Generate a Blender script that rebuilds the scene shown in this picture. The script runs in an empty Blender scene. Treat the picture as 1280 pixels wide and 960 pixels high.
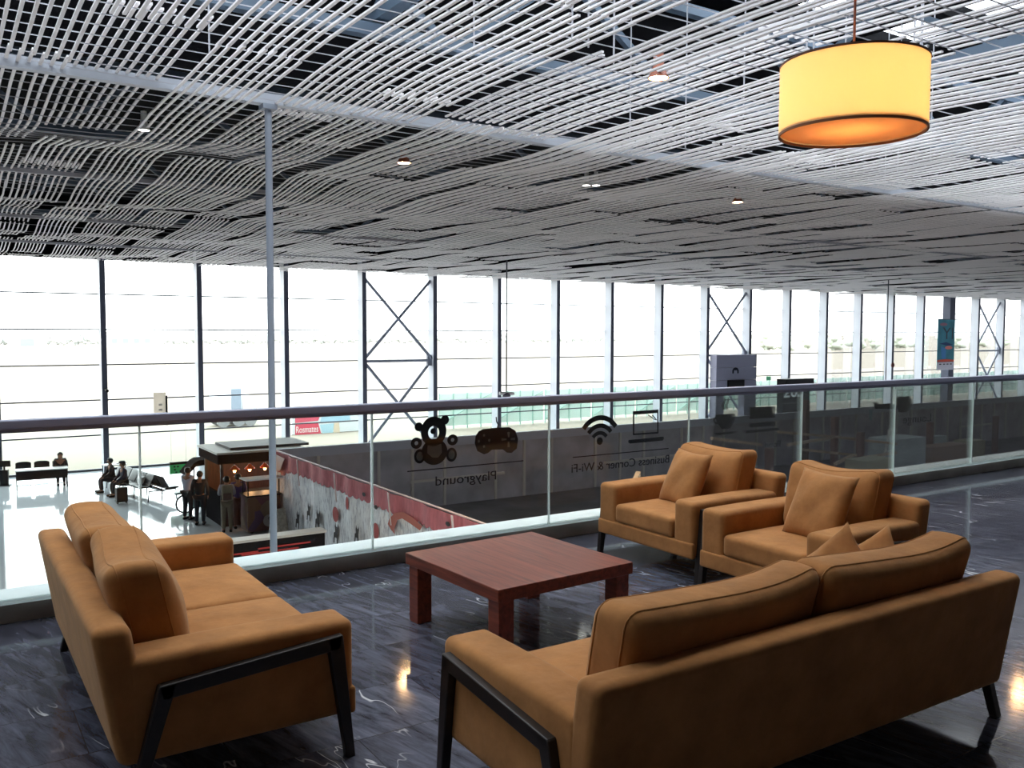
import bpy, bmesh, math, random
from mathutils import Vector, Matrix
import numpy as np
random.seed(7)
PI = math.pi
SC = bpy.context.scene
COL = SC.collection

# ------------------------------------------------------------------ camera maths (1280x960)
FPX, EYE = 1107.0, 1.6
YAW, PITCH, ROLL = math.radians(33.2), math.radians(3.43), math.radians(0.2)
FWD = Vector((math.sin(YAW)*math.cos(PITCH), math.cos(YAW)*math.cos(PITCH), -math.sin(PITCH)))
_r0 = Vector((math.cos(YAW), -math.sin(YAW), 0))
_u0 = _r0.cross(FWD)
RGT = math.cos(ROLL)*_r0 + math.sin(ROLL)*_u0
UPV = RGT.cross(FWD)
CAM = Vector((0, 0, EYE))

def at(px, py, X=None, Y=None, Z=None):
    """the point of the place that lies on the plane X, Y or Z = const behind a pixel of the photograph"""
    d = FWD + RGT*((px-640)/FPX) - UPV*((py-480)/FPX)
    if Z is not None: t = (Z-CAM.z)/d.z
    elif Y is not None: t = (Y-CAM.y)/d.y
    else: t = (X-CAM.x)/d.x
    return CAM + d*t

# ------------------------------------------------------------------ materials
def lin(c):
    def f(v):
        v /= 255.0
        return v/12.92 if v <= 0.04045 else ((v+0.055)/1.055)**2.4
    return (f(c[0]), f(c[1]), f(c[2]), 1)

def base_mat(name):
    m = bpy.data.materials.new(name); m.use_nodes = True
    nt = m.node_tree
    return m, nt, nt.nodes['Principled BSDF'], nt.nodes['Material Output']

def mat(name, rgb, rough=0.5, metal=0.0, noise=0.0, nscale=8.0, bump=0.0, bscale=60.0, spec=0.5, linear=False, stretch=(1,1,1), sheen=0.0):
    m, nt, b, out = base_mat(name)
    c = (rgb[0], rgb[1], rgb[2], 1) if linear else lin(rgb)
    b.inputs['Base Color'].default_value = c
    b.inputs['Roughness'].default_value = rough
    b.inputs['Metallic'].default_value = metal
    b.inputs['Specular IOR Level'].default_value = spec
    if sheen:
        b.inputs['Sheen Weight'].default_value = sheen
        b.inputs['Sheen Roughness'].default_value = 0.5
        b.inputs['Sheen Tint'].default_value = c
    if noise or bump:
        tc = nt.nodes.new('ShaderNodeTexCoord')
        mp = nt.nodes.new('ShaderNodeMapping'); mp.inputs['Scale'].default_value = stretch
        nt.links.new(tc.outputs['Object'], mp.inputs['Vector'])
    if noise:
        n = nt.nodes.new('ShaderNodeTexNoise'); n.inputs['Scale'].default_value = nscale; n.inputs['Detail'].default_value = 5
        nt.links.new(mp.outputs[0], n.inputs['Vector'])
        r = nt.nodes.new('ShaderNodeValToRGB')
        lo = [max(0, v*(1-noise)) for v in c[:3]]; hi = [min(1, v*(1+noise)) for v in c[:3]]
        r.color_ramp.elements[0].position = 0.3; r.color_ramp.elements[0].color = (*lo, 1)
        r.color_ramp.elements[1].position = 0.7; r.color_ramp.elements[1].color = (*hi, 1)
        nt.links.new(n.outputs['Fac'], r.inputs['Fac']); nt.links.new(r.outputs['Color'], b.inputs['Base Color'])
    if bump:
        n2 = nt.nodes.new('ShaderNodeTexNoise'); n2.inputs['Scale'].default_value = bscale; n2.inputs['Detail'].default_value = 4
        nt.links.new(mp.outputs[0], n2.inputs['Vector'])
        bp = nt.nodes.new('ShaderNodeBump'); bp.inputs['Strength'].default_value = bump; bp.inputs['Distance'].default_value = 0.01
        nt.links.new(n2.outputs['Fac'], bp.inputs['Height']); nt.links.new(bp.outputs['Normal'], b.inputs['Normal'])
    return m

def glass_mat(name, tint, ior=1.45, refl=1.0):
    m, nt, b, out = base_mat(name)
    nt.nodes.remove(b)
    t = nt.nodes.new('ShaderNodeBsdfTransparent'); t.inputs['Color'].default_value = (*tint, 1)
    g = nt.nodes.new('ShaderNodeBsdfGlossy'); g.inputs['Roughness'].default_value = 0.0
    f = nt.nodes.new('ShaderNodeFresnel'); f.inputs['IOR'].default_value = ior
    mx = nt.nodes.new('ShaderNodeMixShader')
    mul = nt.nodes.new('ShaderNodeMath'); mul.operation = 'MULTIPLY'; mul.inputs[1].default_value = refl
    nt.links.new(f.outputs[0], mul.inputs[0]); nt.links.new(mul.outputs[0], mx.inputs['Fac'])
    nt.links.new(t.outputs[0], mx.inputs[1]); nt.links.new(g.outputs[0], mx.inputs[2])
    nt.links.new(mx.outputs[0], out.inputs['Surface'])
    return m

def emit_mat(name, rgb, strength):
    m, nt, b, out = base_mat(name)
    b.inputs['Base Color'].default_value = (0, 0, 0, 1)
    b.inputs['Emission Color'].default_value = (*rgb, 1)
    b.inputs['Emission Strength'].default_value = strength
    return m

def slate_mat():
    m, nt, b, out = base_mat('slate_tiles')
    L = nt.links.new; N = nt.nodes.new
    tc = N('ShaderNodeTexCoord')
    mp = N('ShaderNodeMapping'); L(tc.outputs['Object'], mp.inputs['Vector'])
    br = N('ShaderNodeTexBrick')
    br.inputs['Scale'].default_value = 1.0
    br.inputs['Brick Width'].default_value = 0.9; br.inputs['Row Height'].default_value = 0.45
    br.inputs['Mortar Size'].default_value = 0.0025; br.inputs['Mortar Smooth'].default_value = 0.3
    br.offset = 0.5
    br.inputs['Color1'].default_value = (0.0, 0, 0, 1); br.inputs['Color2'].default_value = (1, 1, 1, 1)
    br.inputs['Mortar'].default_value = (0.3, 0.3, 0.3, 1)
    L(mp.outputs[0], br.inputs['Vector'])
    # streaks running mostly along one diagonal of the tiles
    mpr = N('ShaderNodeMapping'); mpr.inputs['Rotation'].default_value = (0, 0, math.radians(-14))
    mp2 = N('ShaderNodeMapping'); mp2.inputs['Scale'].default_value = (5.0, 0.8, 1); L(mpr.outputs[0], mp2.inputs['Vector'])
    ad = N('ShaderNodeVectorMath'); ad.operation = 'MULTIPLY_ADD'
    L(br.outputs['Color'], ad.inputs[0]); ad.inputs[1].default_value = (3.1, 1.7, 0); L(tc.outputs['Object'], ad.inputs[2])
    L(ad.outputs[0], mpr.inputs['Vector'])
    n1 = N('ShaderNodeTexNoise'); n1.inputs['Scale'].default_value = 4.0; n1.inputs['Detail'].default_value = 9; n1.inputs['Roughness'].default_value = 0.7; n1.inputs['Distortion'].default_value = 0.6
    L(mp2.outputs[0], n1.inputs['Vector'])
    r1 = N('ShaderNodeValToRGB')
    r1.color_ramp.elements[0].position = 0.34; r1.color_ramp.elements[0].color = lin((42, 42, 50))
    r1.color_ramp.elements[1].position = 0.72; r1.color_ramp.elements[1].color = lin((110, 112, 126))
    L(n1.outputs['Fac'], r1.inputs['Fac'])
    # tile to tile tone
    hs = N('ShaderNodeMix'); hs.data_type = 'RGBA'; hs.blend_type = 'MULTIPLY'; hs.inputs[0].default_value = 1.0
    r2 = N('ShaderNodeValToRGB'); r2.color_ramp.elements[0].color = (0.7, 0.68, 0.72, 1); r2.color_ramp.elements[1].color = (1.15, 1.15, 1.15, 1)
    L(br.outputs['Color'], r2.inputs['Fac']); L(r1.outputs['Color'], hs.inputs[6]); L(r2.outputs['Color'], hs.inputs[7])
    # white calcite veins
    mp3 = N('ShaderNodeMapping'); mp3.inputs['Scale'].default_value = (1.5, 0.4, 1)
    L(mpr.outputs[0], mp3.inputs['Vector'])
    n3 = N('ShaderNodeTexNoise'); n3.inputs['Scale'].default_value = 3.2; n3.inputs['Detail'].default_value = 3; n3.inputs['Distortion'].default_value = 0.35
    L(mp3.outputs[0], n3.inputs['Vector'])
    sb = N('ShaderNodeMath'); sb.operation = 'SUBTRACT'; sb.inputs[1].default_value = 0.5; L(n3.outputs['Fac'], sb.inputs[0])
    ab = N('ShaderNodeMath'); ab.operation = 'ABSOLUTE'; L(sb.outputs[0], ab.inputs[0])
    r3 = N('ShaderNodeValToRGB'); r3.color_ramp.elements[0].position = 0.0; r3.color_ramp.elements[0].color = (1, 1, 1, 1)
    r3.color_ramp.elements[1].position = 0.007; r3.color_ramp.elements[1].color = (0, 0, 0, 1)
    L(ab.outputs[0], r3.inputs['Fac'])
    n4 = N('ShaderNodeTexNoise'); n4.inputs['Scale'].default_value = 1.3; n4.inputs['Detail'].default_value = 2; L(ad.outputs[0], n4.inputs['Vector'])
    r4 = N('ShaderNodeValToRGB'); r4.color_ramp.elements[0].position = 0.53; r4.color_ramp.elements[0].color = (0, 0, 0, 1); r4.color_ramp.elements[1].position = 0.62; r4.color_ramp.elements[1].color = (1, 1, 1, 1)
    L(n4.outputs['Fac'], r4.inputs['Fac'])
    mu = N('ShaderNodeMath'); mu.operation = 'MULTIPLY'; L(r3.outputs['Color'], mu.inputs[0]); L(r4.outputs['Color'], mu.inputs[1])
    v = N('ShaderNodeMix'); v.data_type = 'RGBA'; L(mu.outputs[0], v.inputs[0]); L(hs.outputs[2], v.inputs[6]); v.inputs[7].default_value = (0.75, 0.74, 0.76, 1)
    g = N('ShaderNodeMix'); g.data_type = 'RGBA'; L(br.outputs['Fac'], g.inputs[0]); L(v.outputs[2], g.inputs[6]); g.inputs[7].default_value = (0.02, 0.02, 0.025, 1)
    L(g.outputs[2], b.inputs['Base Color'])
    rr = N('ShaderNodeMapRange'); rr.inputs[3].default_value = 0.03; rr.inputs[4].default_value = 0.12; L(n1.outputs['Fac'], rr.inputs[0]); L(rr.outputs[0], b.inputs['Roughness'])
    bp = N('ShaderNodeBump'); bp.inputs['Strength'].default_value = 0.05; bp.inputs['Distance'].default_value = 0.003
    L(n1.outputs['Fac'], bp.inputs['Height']); L(bp.outputs['Normal'], b.inputs['Normal'])
    return m

def wood_mat(name, c0, c1, rough, axis=(1, 12, 12), scale=2.2):
    m, nt, b, out = base_mat(name)
    L = nt.links.new; N = nt.nodes.new
    tc = N('ShaderNodeTexCoord'); mp = N('ShaderNodeMapping'); mp.inputs['Scale'].default_value = axis
    L(tc.outputs['Object'], mp.inputs['Vector'])
    n = N('ShaderNodeTexNoise'); n.inputs['Scale'].default_value = scale; n.inputs['Detail'].default_value = 8; n.inputs['Roughness'].default_value = 0.65; n.inputs['Distortion'].default_value = 0.8
    L(mp.outputs[0], n.inputs['Vector'])
    r = N('ShaderNodeValToRGB'); r.color_ramp.elements[0].position = 0.3; r.color_ramp.elements[0].color = lin(c0); r.color_ramp.elements[1].position = 0.72; r.color_ramp.elements[1].color = lin(c1)
    L(n.outputs['Fac'], r.inputs['Fac']); L(r.outputs['Color'], b.inputs['Base Color'])
    b.inputs['Roughness'].default_value = rough
    return m

def fabric_mat(name, rgb):
    m, nt, b, out = base_mat(name)
    L = nt.links.new; N = nt.nodes.new
    c = lin(rgb)
    tc = N('ShaderNodeTexCoord')
    n = N('ShaderNodeTexNoise'); n.inputs['Scale'].default_value = 5.5; n.inputs['Detail'].default_value = 6; n.inputs['Roughness'].default_value = 0.65
    L(tc.outputs['Object'], n.inputs['Vector'])
    r = N('ShaderNodeValToRGB')
    r.color_ramp.elements[0].position = 0.3; r.color_ramp.elements[0].color = (c[0]*0.78, c[1]*0.72, c[2]*0.7, 1)
    r.color_ramp.elements[1].position = 0.72; r.color_ramp.elements[1].color = (c[0]*1.18, c[1]*1.15, c[2]*1.12, 1)
    L(n.outputs['Fac'], r.inputs['Fac']); L(r.outputs['Color'], b.inputs['Base Color'])
    b.inputs['Roughness'].default_value = 0.85; b.inputs['Specular IOR Level'].default_value = 0.15
    b.inputs['Sheen Weight'].default_value = 0.2; b.inputs['Sheen Roughness'].default_value = 0.45; b.inputs['Sheen Tint'].default_value = (1.0, 0.8, 0.55, 1)
    n2 = N('ShaderNodeTexNoise'); n2.inputs['Scale'].default_value = 420; n2.inputs['Detail'].default_value = 2; L(tc.outputs['Object'], n2.inputs['Vector'])
    n3 = N('ShaderNodeTexNoise'); n3.inputs['Scale'].default_value = 9; n3.inputs['Detail'].default_value = 3; L(tc.outputs['Object'], n3.inputs['Vector'])
    bp = N('ShaderNodeBump'); bp.inputs['Strength'].default_value = 0.25; bp.inputs['Distance'].default_value = 0.002; L(n2.outputs['Fac'], bp.inputs['Height'])
    bp2 = N('ShaderNodeBump'); bp2.inputs['Strength'].default_value = 0.35; bp2.inputs['Distance'].default_value = 0.02; L(n3.outputs['Fac'], bp2.inputs['Height']); L(bp.outputs['Normal'], bp2.inputs['Normal'])
    L(bp2.outputs['Normal'], b.inputs['Normal'])
    return m

M = {}
M['fabric'] = fabric_mat('ochre_velvet', (169, 118, 70))
M['frame_wood'] = wood_mat('dark_stained_wood', (26, 20, 18), (44, 33, 28), 0.42)
M['table_wood'] = wood_mat('red_brown_wood', (86, 38, 28), (152, 78, 56), 0.33, axis=(14, 1.0, 14))
M['slate'] = slate_mat()
M['rail_metal'] = mat('rail_metal', (150, 152, 172), 0.45)
M['white_paint'] = mat('white_ledge_paint', (232, 236, 236), 0.3)
M['curb'] = mat('curb_stone', (132, 124, 120), 0.45, noise=0.25, nscale=3)
M['glass_rail'] = glass_mat('balustrade_glass', (0.95, 0.99, 0.98), 1.38, 0.8)
m_, n_, b_e, o_e = base_mat('polished_glass_edge')
b_e.inputs['Base Color'].default_value = (0.85, 0.92, 0.92, 1); b_e.inputs['Roughness'].default_value = 0.15
te_ = n_.nodes.new('ShaderNodeBsdfTranslucent'); te_.inputs['Color'].default_value = (0.9, 0.97, 0.96, 1)
me_ = n_.nodes.new('ShaderNodeMixShader'); me_.inputs['Fac'].default_value = 0.65
n_.links.new(b_e.outputs[0], me_.inputs[1]); n_.links.new(te_.outputs[0], me_.inputs[2]); n_.links.new(me_.outputs[0], o_e.inputs['Surface'])
M['glass_edge'] = m_
M['glass_facade'] = glass_mat('facade_glass', (0.97, 0.985, 0.98), 1.25, 0.6)
M['column'] = mat('column_daylit_paint', (206, 210, 218), 0.55)  # daylight on the column sides is put into this pale colour
M['column_dark'] = mat('column_shade_dark', (66, 70, 88), 0.5)  # shade of the inner faces put into colour; also the dark wide column
M['transom'] = mat('transom_dark_metal', (62, 66, 78), 0.5, 0.3)
M['brace'] = mat('brace_steel_paint', (128, 134, 150), 0.45)
M['rod'] = mat('ceiling_rod_aluminium', (240, 236, 238), 0.55, 0.0)
M['wire'] = mat('ceiling_wire_steel', (178, 178, 186), 0.5, 0.2)
M['beam'] = mat('ceiling_beam_paint', (180, 184, 194), 0.5)
M['post_grey'] = mat('post_blue_grey', (146, 154, 168), 0.5)
M['truss'] = mat('truss_blue_grey_paint', (84, 100, 118), 0.5)
M['roof'] = mat('roof_underside', (12, 12, 15), 0.95, spec=0.1)
M['skyglass'] = glass_mat('skylight_glass', (0.95, 0.98, 1.0), 1.2, 0.5)
M['terrazzo'] = mat('polished_pale_floor', (204, 211, 217), 0.07, noise=0.04, nscale=0.8)
M['wall'] = mat('hall_wall_paint', (178, 168, 162), 0.8)
M['dark_wall'] = mat('hoarding_grey', (182, 178, 188), 0.75, noise=0.25, nscale=1.2)
M['dark_wall2'] = mat('hoarding_coping', (196, 200, 216), 0.6)
M['stud'] = mat('hoarding_stud', (214, 208, 204), 0.7)
M['dark_floor'] = mat('building_site_floor', (124, 120, 124), 0.8, noise=0.3, nscale=0.6)
M['black'] = mat('black_plastic', (16, 16, 20), 0.5, spec=0.25)
M['decal'] = mat('dark_vinyl_decal', (30, 33, 46), 0.7, spec=0.2)
M['decal_grey'] = mat('grey_vinyl_decal', (108, 108, 116), 0.6)
M['white'] = mat('plain_white', (236, 236, 234), 0.5)
M['chrome'] = mat('chrome', (200, 205, 210), 0.15, 1.0)
M['black_seat'] = mat('black_leather', (26, 28, 35), 0.35, spec=0.35)
M['lumber'] = mat('raw_lumber', (206, 180, 156), 0.8, noise=0.25, nscale=4)
M['post'] = mat('dark_brown_post', (122, 88, 82), 0.8, noise=0.2, nscale=3)
M['ground'] = mat('apron_dust', (106, 100, 89), 0.95, noise=0.06, nscale=0.02, stretch=(0.15, 3, 1))
M['trees'] = mat('hazy_foliage', (184, 189, 187), 1.0, noise=0.1, nscale=0.3)  # distance haze is put into the pale leaf colour

# ------------------------------------------------------------------ mesh builder
class MB:
    def __init__(self): self.v = []; self.f = []
    def add(self, vs, fs):
        o = len(self.v); self.v.extend([tuple(p) for p in vs]); self.f.extend([tuple(i+o for i in q) for q in fs]); return self
    def box(self, a, b):
        x0, y0, z0 = [min(a[i], b[i]) for i in range(3)]; x1, y1, z1 = [max(a[i], b[i]) for i in range(3)]
        return self.add([(x0,y0,z0),(x1,y0,z0),(x1,y1,z0),(x0,y1,z0),(x0,y0,z1),(x1,y0,z1),(x1,y1,z1),(x0,y1,z1)],
                 [(0,3,2,1),(4,5,6,7),(0,1,5,4),(1,2,6,5),(2,3,7,6),(3,0,4,7)])
    def tube(self, pts, r, n=8, cap=True, r1=None):
        pts = [Vector(p) for p in pts]; m = len(pts); vs = []; fs = []
        prev = None
        for i, p in enumerate(pts):
            if i == 0: t = pts[1]-p
            elif i == m-1: t = p-pts[i-1]
            else: t = (pts[i+1]-pts[i-1])
            t = t.normalized()
            if prev is None:
                a = Vector((0, 0, 1)) if abs(t.z) < 0.9 else Vector((1, 0, 0))
                x = t.cross(a).normalized()
            else:
                x = (prev - t*prev.dot(t)).normalized()
            prev = x; y = t.cross(x)
            rr = r if r1 is None else r + (r1-r)*i/(m-1)
            for k in range(n):
                an = 2*PI*k/n + PI/n
                vs.append(p + (x*math.cos(an) + y*math.sin(an))*rr)
        for i in range(m-1):
            for k in range(n):
                k2 = (k+1) % n
                fs.append((i*n+k, i*n+k2, (i+1)*n+k2, (i+1)*n+k))
        if cap:
            fs.append(tuple(range(n-1, -1, -1))); fs.append(tuple((m-1)*n+k for k in range(n)))
        return self.add(vs, fs)
    def bar(self, p0, p1, w, h=None):
        """square bar between two points"""
        h = h or w
        p0 = Vector(p0); p1 = Vector(p1); t = (p1-p0).normalized()
        a = Vector((0, 0, 1)) if abs(t.z) < 0.95 else Vector((0, 1, 0))
        x = t.cross(a).normalized()*(w/2); y = x.cross(t).normalized()*(h/2)
        vs = [p0-x-y, p0+x-y, p0+x+y, p0-x+y, p1-x-y, p1+x-y, p1+x+y, p1-x+y]
        return self.add(vs, [(0,3,2,1),(4,5,6,7),(0,1,5,4),(1,2,6,5),(2,3,7,6),(3,0,4,7)])
    def lathe(self, prof, c=(0, 0, 0), n=32, close=False):
        vs = []; fs = []; m = len(prof)
        for (r, z) in prof:
            for k in range(n):
                a = 2*PI*k/n
                vs.append((c[0]+r*math.cos(a), c[1]+r*math.sin(a), c[2]+z))
        for i in range(m-1 if not close else m):
            j = (i+1) % m
            for k in range(n):
                k2 = (k+1) % n
                fs.append((i*n+k, i*n+k2, j*n+k2, j*n+k))
        if not close:
            fs.append(tuple(range(n-1, -1, -1))); fs.append(tuple((m-1)*n+k for k in range(n)))
        return self.add(vs, fs)
    def prism(self, poly, lo, hi, axis='x'):
        """convex or simple polygon given in the plane across an axis, extruded along it"""
        n = len(poly)
        def P(a, b, c):
            return {'x': (c, a, b), 'y': (a, c, b), 'z': (a, b, c)}[axis]
        vs = [P(a, b, lo) for a, b in poly] + [P(a, b, hi) for a, b in poly]
        fs = [tuple(range(n-1, -1, -1)), tuple(range(n, 2*n))] + [(i, (i+1) % n, n+(i+1) % n, n+i) for i in range(n)]
        return self.add(vs, fs)
    def ball(self, c, r, nu=12, nv=8, sq=(1, 1, 1)):
        vs = []; fs = []
        for j in range(1, nv):
            th = PI*j/nv
            for k in range(nu):
                a = 2*PI*k/nu
                vs.append((c[0]+r*sq[0]*math.sin(th)*math.cos(a), c[1]+r*sq[1]*math.sin(th)*math.sin(a), c[2]+r*sq[2]*math.cos(th)))
        t = len(vs); vs.append((c[0], c[1], c[2]+r*sq[2])); vs.append((c[0], c[1], c[2]-r*sq[2]))
        for j in range(nv-2):
            for k in range(nu):
                k2 = (k+1) % nu
                fs.append((j*nu+k, (j+1)*nu+k, (j+1)*nu+k2, j*nu+k2))
        for k in range(nu):
            k2 = (k+1) % nu
            fs.append((t, k, k2)); fs.append((t+1, (nv-2)*nu+k2, (nv-2)*nu+k))
        return self.add(vs, fs)
    def rbox(self, hx, hy, hz, r, n=10, deform=None, c=(0, 0, 0)):
        """rounded box, evenly cut, optionally pushed out of shape"""
        idx = {}; vs = []; fs = []
        h = (hx, hy, hz); r = min(r, *h)
        def vert(p):
            key = tuple(round(q, 5) for q in p)
            if key in idx: return idx[key]
            q = [p[i]*h[i] for i in range(3)]
            cl = [max(-(h[i]-r), min(h[i]-r, q[i])) for i in range(3)]
            d = Vector((q[0]-cl[0], q[1]-cl[1], q[2]-cl[2]))
            if d.length > 1e-9:
                d = d.normalized()*r
            w = Vector(cl)+d
            if deform: w = Vector(deform(w.x, w.y, w.z))
            idx[key] = len(vs); vs.append((w.x+c[0], w.y+c[1], w.z+c[2])); return idx[key]
        # denser towards the rims so the rounding has vertices
        def ts(hh):
            k = n; lst = [-1, -1+0.35*r/hh, -1+0.7*r/hh, -1+1.0*r/hh]
            mid = [(-1+r/hh)+(2-2*r/hh)*i/k for i in range(1, k)]
            return lst+mid+[1-1.0*r/hh, 1-0.7*r/hh, 1-0.35*r/hh, 1]
        T = [ts(q) for q in h]
        for ax in range(3):
            a, b2 = [(1, 2), (2, 0), (0, 1)][ax]
            for s in (-1, 1):
                for i in range(len(T[a])-1):
                    for j in range(len(T[b2])-1):
                        q = []
                        for (ii, jj) in ((i, j), (i+1, j), (i+1, j+1), (i, j+1)):
                            p = [0, 0, 0]; p[ax] = s; p[a] = T[a][ii]; p[b2] = T[b2][jj]
                            q.append(vert(p))
                        if s < 0: q.reverse()
                        if len(set(q)) == 4: fs.append(tuple(q))
        return self.add(vs, fs)
    def shift(self, d):
        self.v = [(p[0]-d[0], p[1]-d[1], p[2]-d[2]) for p in self.v]; return self
    def build(self, name, m, parent=None, smooth=True, bevel=0.0, seg=2, world=False, angle=38):
        if world and parent is not None:
            self.shift(parent.location)
        me = bpy.data.meshes.new(name)
        me.from_pydata(self.v, [], self.f)
        me.validate()
        bm = bmesh.new(); bm.from_mesh(me)
        bmesh.ops.recalc_face_normals(bm, faces=bm.faces)
        if smooth:
            lim = math.radians(angle)
            for f in bm.faces: f.smooth = True
            for e in bm.edges:
                if len(e.link_faces) == 2 and e.calc_face_angle(0) > lim: e.smooth = False
        bm.to_mesh(me); bm.free()
        me.materials.append(m)
        return link(name, me, parent, bevel, seg)

def link(name, me, parent=None, bevel=0.0, seg=2):
    o = bpy.data.objects.new(name, me); COL.objects.link(o)
    if parent is not None: o.parent = parent
    if bevel:
        b = o.modifiers.new('edge', 'BEVEL'); b.width = bevel; b.segments = seg; b.limit_method = 'ANGLE'; b.angle_limit = math.radians(35)
    return o

def tag(o, label, cat, group=None, kind=None):
    o['label'] = label; o['category'] = cat
    if group: o['group'] = group
    if kind: o['kind'] = kind
    return o

def thing(name, label, cat, loc=(0, 0, 0), rot=0.0, group=None):
    o = bpy.data.objects.new(name, None); COL.objects.link(o)
    o.location = loc; o.rotation_euler = (0, 0, rot); o.empty_display_size = 0.2
    return tag(o, label, cat, group)

def struct(o):
    o['kind'] = 'structure'; return o

def sempty(name, loc=(0, 0, 0)):
    o = bpy.data.objects.new(name, None); COL.objects.link(o); o.location = loc
    return struct(o)

def dup(root, loc=None, rot=None, label=None, group=None):
    def rec(o, par):
        c = o.copy(); COL.objects.link(c)
        if par is not None: c.parent = par
        for ch in o.children: rec(ch, c)
        return c
    r = rec(root, None)
    if loc is not None: r.location = loc
    if rot is not None: r.rotation_euler = (0, 0, rot)
    if label: r['label'] = label
    if group: r['group'] = group
    return r

def mesh_from_curve(cu):
    o = bpy.data.objects.new('tmp', cu); COL.objects.link(o)
    dg = bpy.context.evaluated_depsgraph_get(); dg.update()
    me = bpy.data.meshes.new_from_object(o.evaluated_get(dg))
    bpy.data.objects.remove(o); bpy.data.curves.remove(cu)
    return me

def flat_shape(name, polys, m, parent, place, thick=0.003):
    """polygons (outer and holes) in local (u, v), extruded to a thin solid; place maps (u, v, n) to the parent's space"""
    cu = bpy.data.curves.new('tmp', 'CURVE'); cu.dimensions = '2D'; cu.fill_mode = 'BOTH'; cu.extrude = thick/2
    for p in polys:
        s = cu.splines.new('POLY'); s.points.add(len(p)-1)
        for i, (a, b) in enumerate(p): s.points[i].co = (a, b, 0, 1)
        s.use_cyclic_u = True
    me = mesh_from_curve(cu); me.name = name
    for v in me.vertices: v.co = place(*v.co)
    bm = bmesh.new(); bm.from_mesh(me); bmesh.ops.recalc_face_normals(bm, faces=bm.faces); bm.to_mesh(me); bm.free()
    me.materials.clear(); me.materials.append(m)
    return link(name, me, parent)

def text_shape(name, txt, size, m, parent, place, thick=0.003, mirror=False, width=None, spacing=1.0):
    cu = bpy.data.curves.new('tmp', 'FONT'); cu.body = txt; cu.size = size; cu.align_x = 'CENTER'; cu.align_y = 'CENTER'; cu.extrude = thick/2; cu.resolution_u = 4
    cu.space_character = spacing
    me = mesh_from_curve(cu); me.name = name
    xs = [v.co.x for v in me.vertices]
    k = 1.0 if not width else width/(max(xs)-min(xs))
    for v in me.vertices:
        x = v.co.x*k
        v.co = place(-x if mirror else x, v.co.y, v.co.z)
    bm = bmesh.new(); bm.from_mesh(me); bmesh.ops.recalc_face_normals(bm, faces=bm.faces); bm.to_mesh(me); bm.free()
    me.materials.clear(); me.materials.append(m)
    return link(name, me, parent)

def circ(cx, cy, rx, ry=None, n=28):
    ry = ry or rx
    return [(cx+rx*math.cos(2*PI*k/n), cy+ry*math.sin(2*PI*k/n)) for k in range(n)]

def rrect(x0, y0, x1, y1, r, n=5):
    out = []
    for cx, cy, a0 in ((x1-r, y1-r, 0), (x0+r, y1-r, 90), (x0+r, y0+r, 180), (x1-r, y0+r, 270)):
        for k in range(n+1):
            a = math.radians(a0+90*k/n); out.append((cx+r*math.cos(a), cy+r*math.sin(a)))
    return out

# ------------------------------------------------------------------ dimensions of the place
YR = 5.5          # inner face of the balustrade curb
YF = 41.0         # inner face of the facade columns
YG = 41.7         # facade glass
ZL = -4.5         # lower hall floor
ZC = 4.45         # rod ceiling
X0, X1 = -14.0, 132.0
YB = -9.0
ROOF = 7.2

# floors
MB().box((X0, YB, -0.45), (X1, YR+0.02, 0)).build('floor', M['slate'], smooth=False)
struct(bpy.data.objects['floor'])
struct(MB().box((X0, 2.0, ZL-0.3), (X1, YG+0.3, ZL)).build('floor_lower', M['terrazzo'], smooth=False))
struct(MB().box((9.0, 7.0, ZL), (100, 26.9, ZL+0.02)).build('floor_site', M['dark_floor'], smooth=False))
# shell
struct(MB().box((X0, YB-0.3, ZL), (X1, YB, ROOF)).build('wall_back', M['wall'], smooth=False))
struct(MB().box((X0-0.3, YB, ZL), (X0, YG, ROOF)).build('wall_left', M['wall'], smooth=False))
struct(MB().box((X1, YB, ZL), (X1+0.3, YG, ROOF)).build('wall_right', M['wall'], smooth=False))
struct(MB().box((X0, 1.7, ZL), (X1, 2.0, -0.45)).build('wall_under', M['wall'], smooth=False))
# facade strip above the ceiling edge
struct(MB().box((X0, YG-0.1, ZC+0.15), (X1, YG+0.2, ROOF)).build('wall_front', M['roof'], smooth=False))

# roof with skylight openings
def roof_with_holes():
    xs = [X0]; ys = [YB]
    holes = []
    # grid of openings over the lounge side
    gx = []
    x = -9.0
    while x < 66:
        gx.append((x, x+1.75)); x += 2.4
    gy = [(3.2, 4.9), (5.5, 7.2), (7.8, 9.2), (9.6, 10.8)]
    xsplit = sorted(set([X0, X1] + [v for g in gx for v in g]))
    ysplit = sorted(set([YB, YG] + [v for g in gy for v in g]))
    mb = MB()
    for i in range(len(xsplit)-1):
        for j in range(len(ysplit)-1):
            a, b = xsplit[i], xsplit[i+1]; c, d = ysplit[j], ysplit[j+1]
            hole = any(abs(a-g[0]) < 1e-6 for g in gx) and any(abs(c-g[0]) < 1e-6 for g in gy)
            if hole: holes.append((a, c, b, d)); continue
            mb.box((a, c, ROOF), (b, d, ROOF+0.25))
    o = mb.build('ceiling_roof', M['roof'], smooth=False)
    struct(o)
    return holes
struct(MB().box((X0, 11.32, ZC+0.32), (X1, 11.45, ROOF)).build('wall_added_baffle', M['roof'], smooth=False))  # added baffle: keeps skylight off the rods beyond the beam
HOLES = roof_with_holes()
for i, (a, c, b, d) in enumerate(HOLES):
    g = MB().box((a, c, ROOF+0.1), (b, d, ROOF+0.12)).build('window_%d' % (200+i), M['skyglass'], smooth=False); struct(g)

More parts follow.
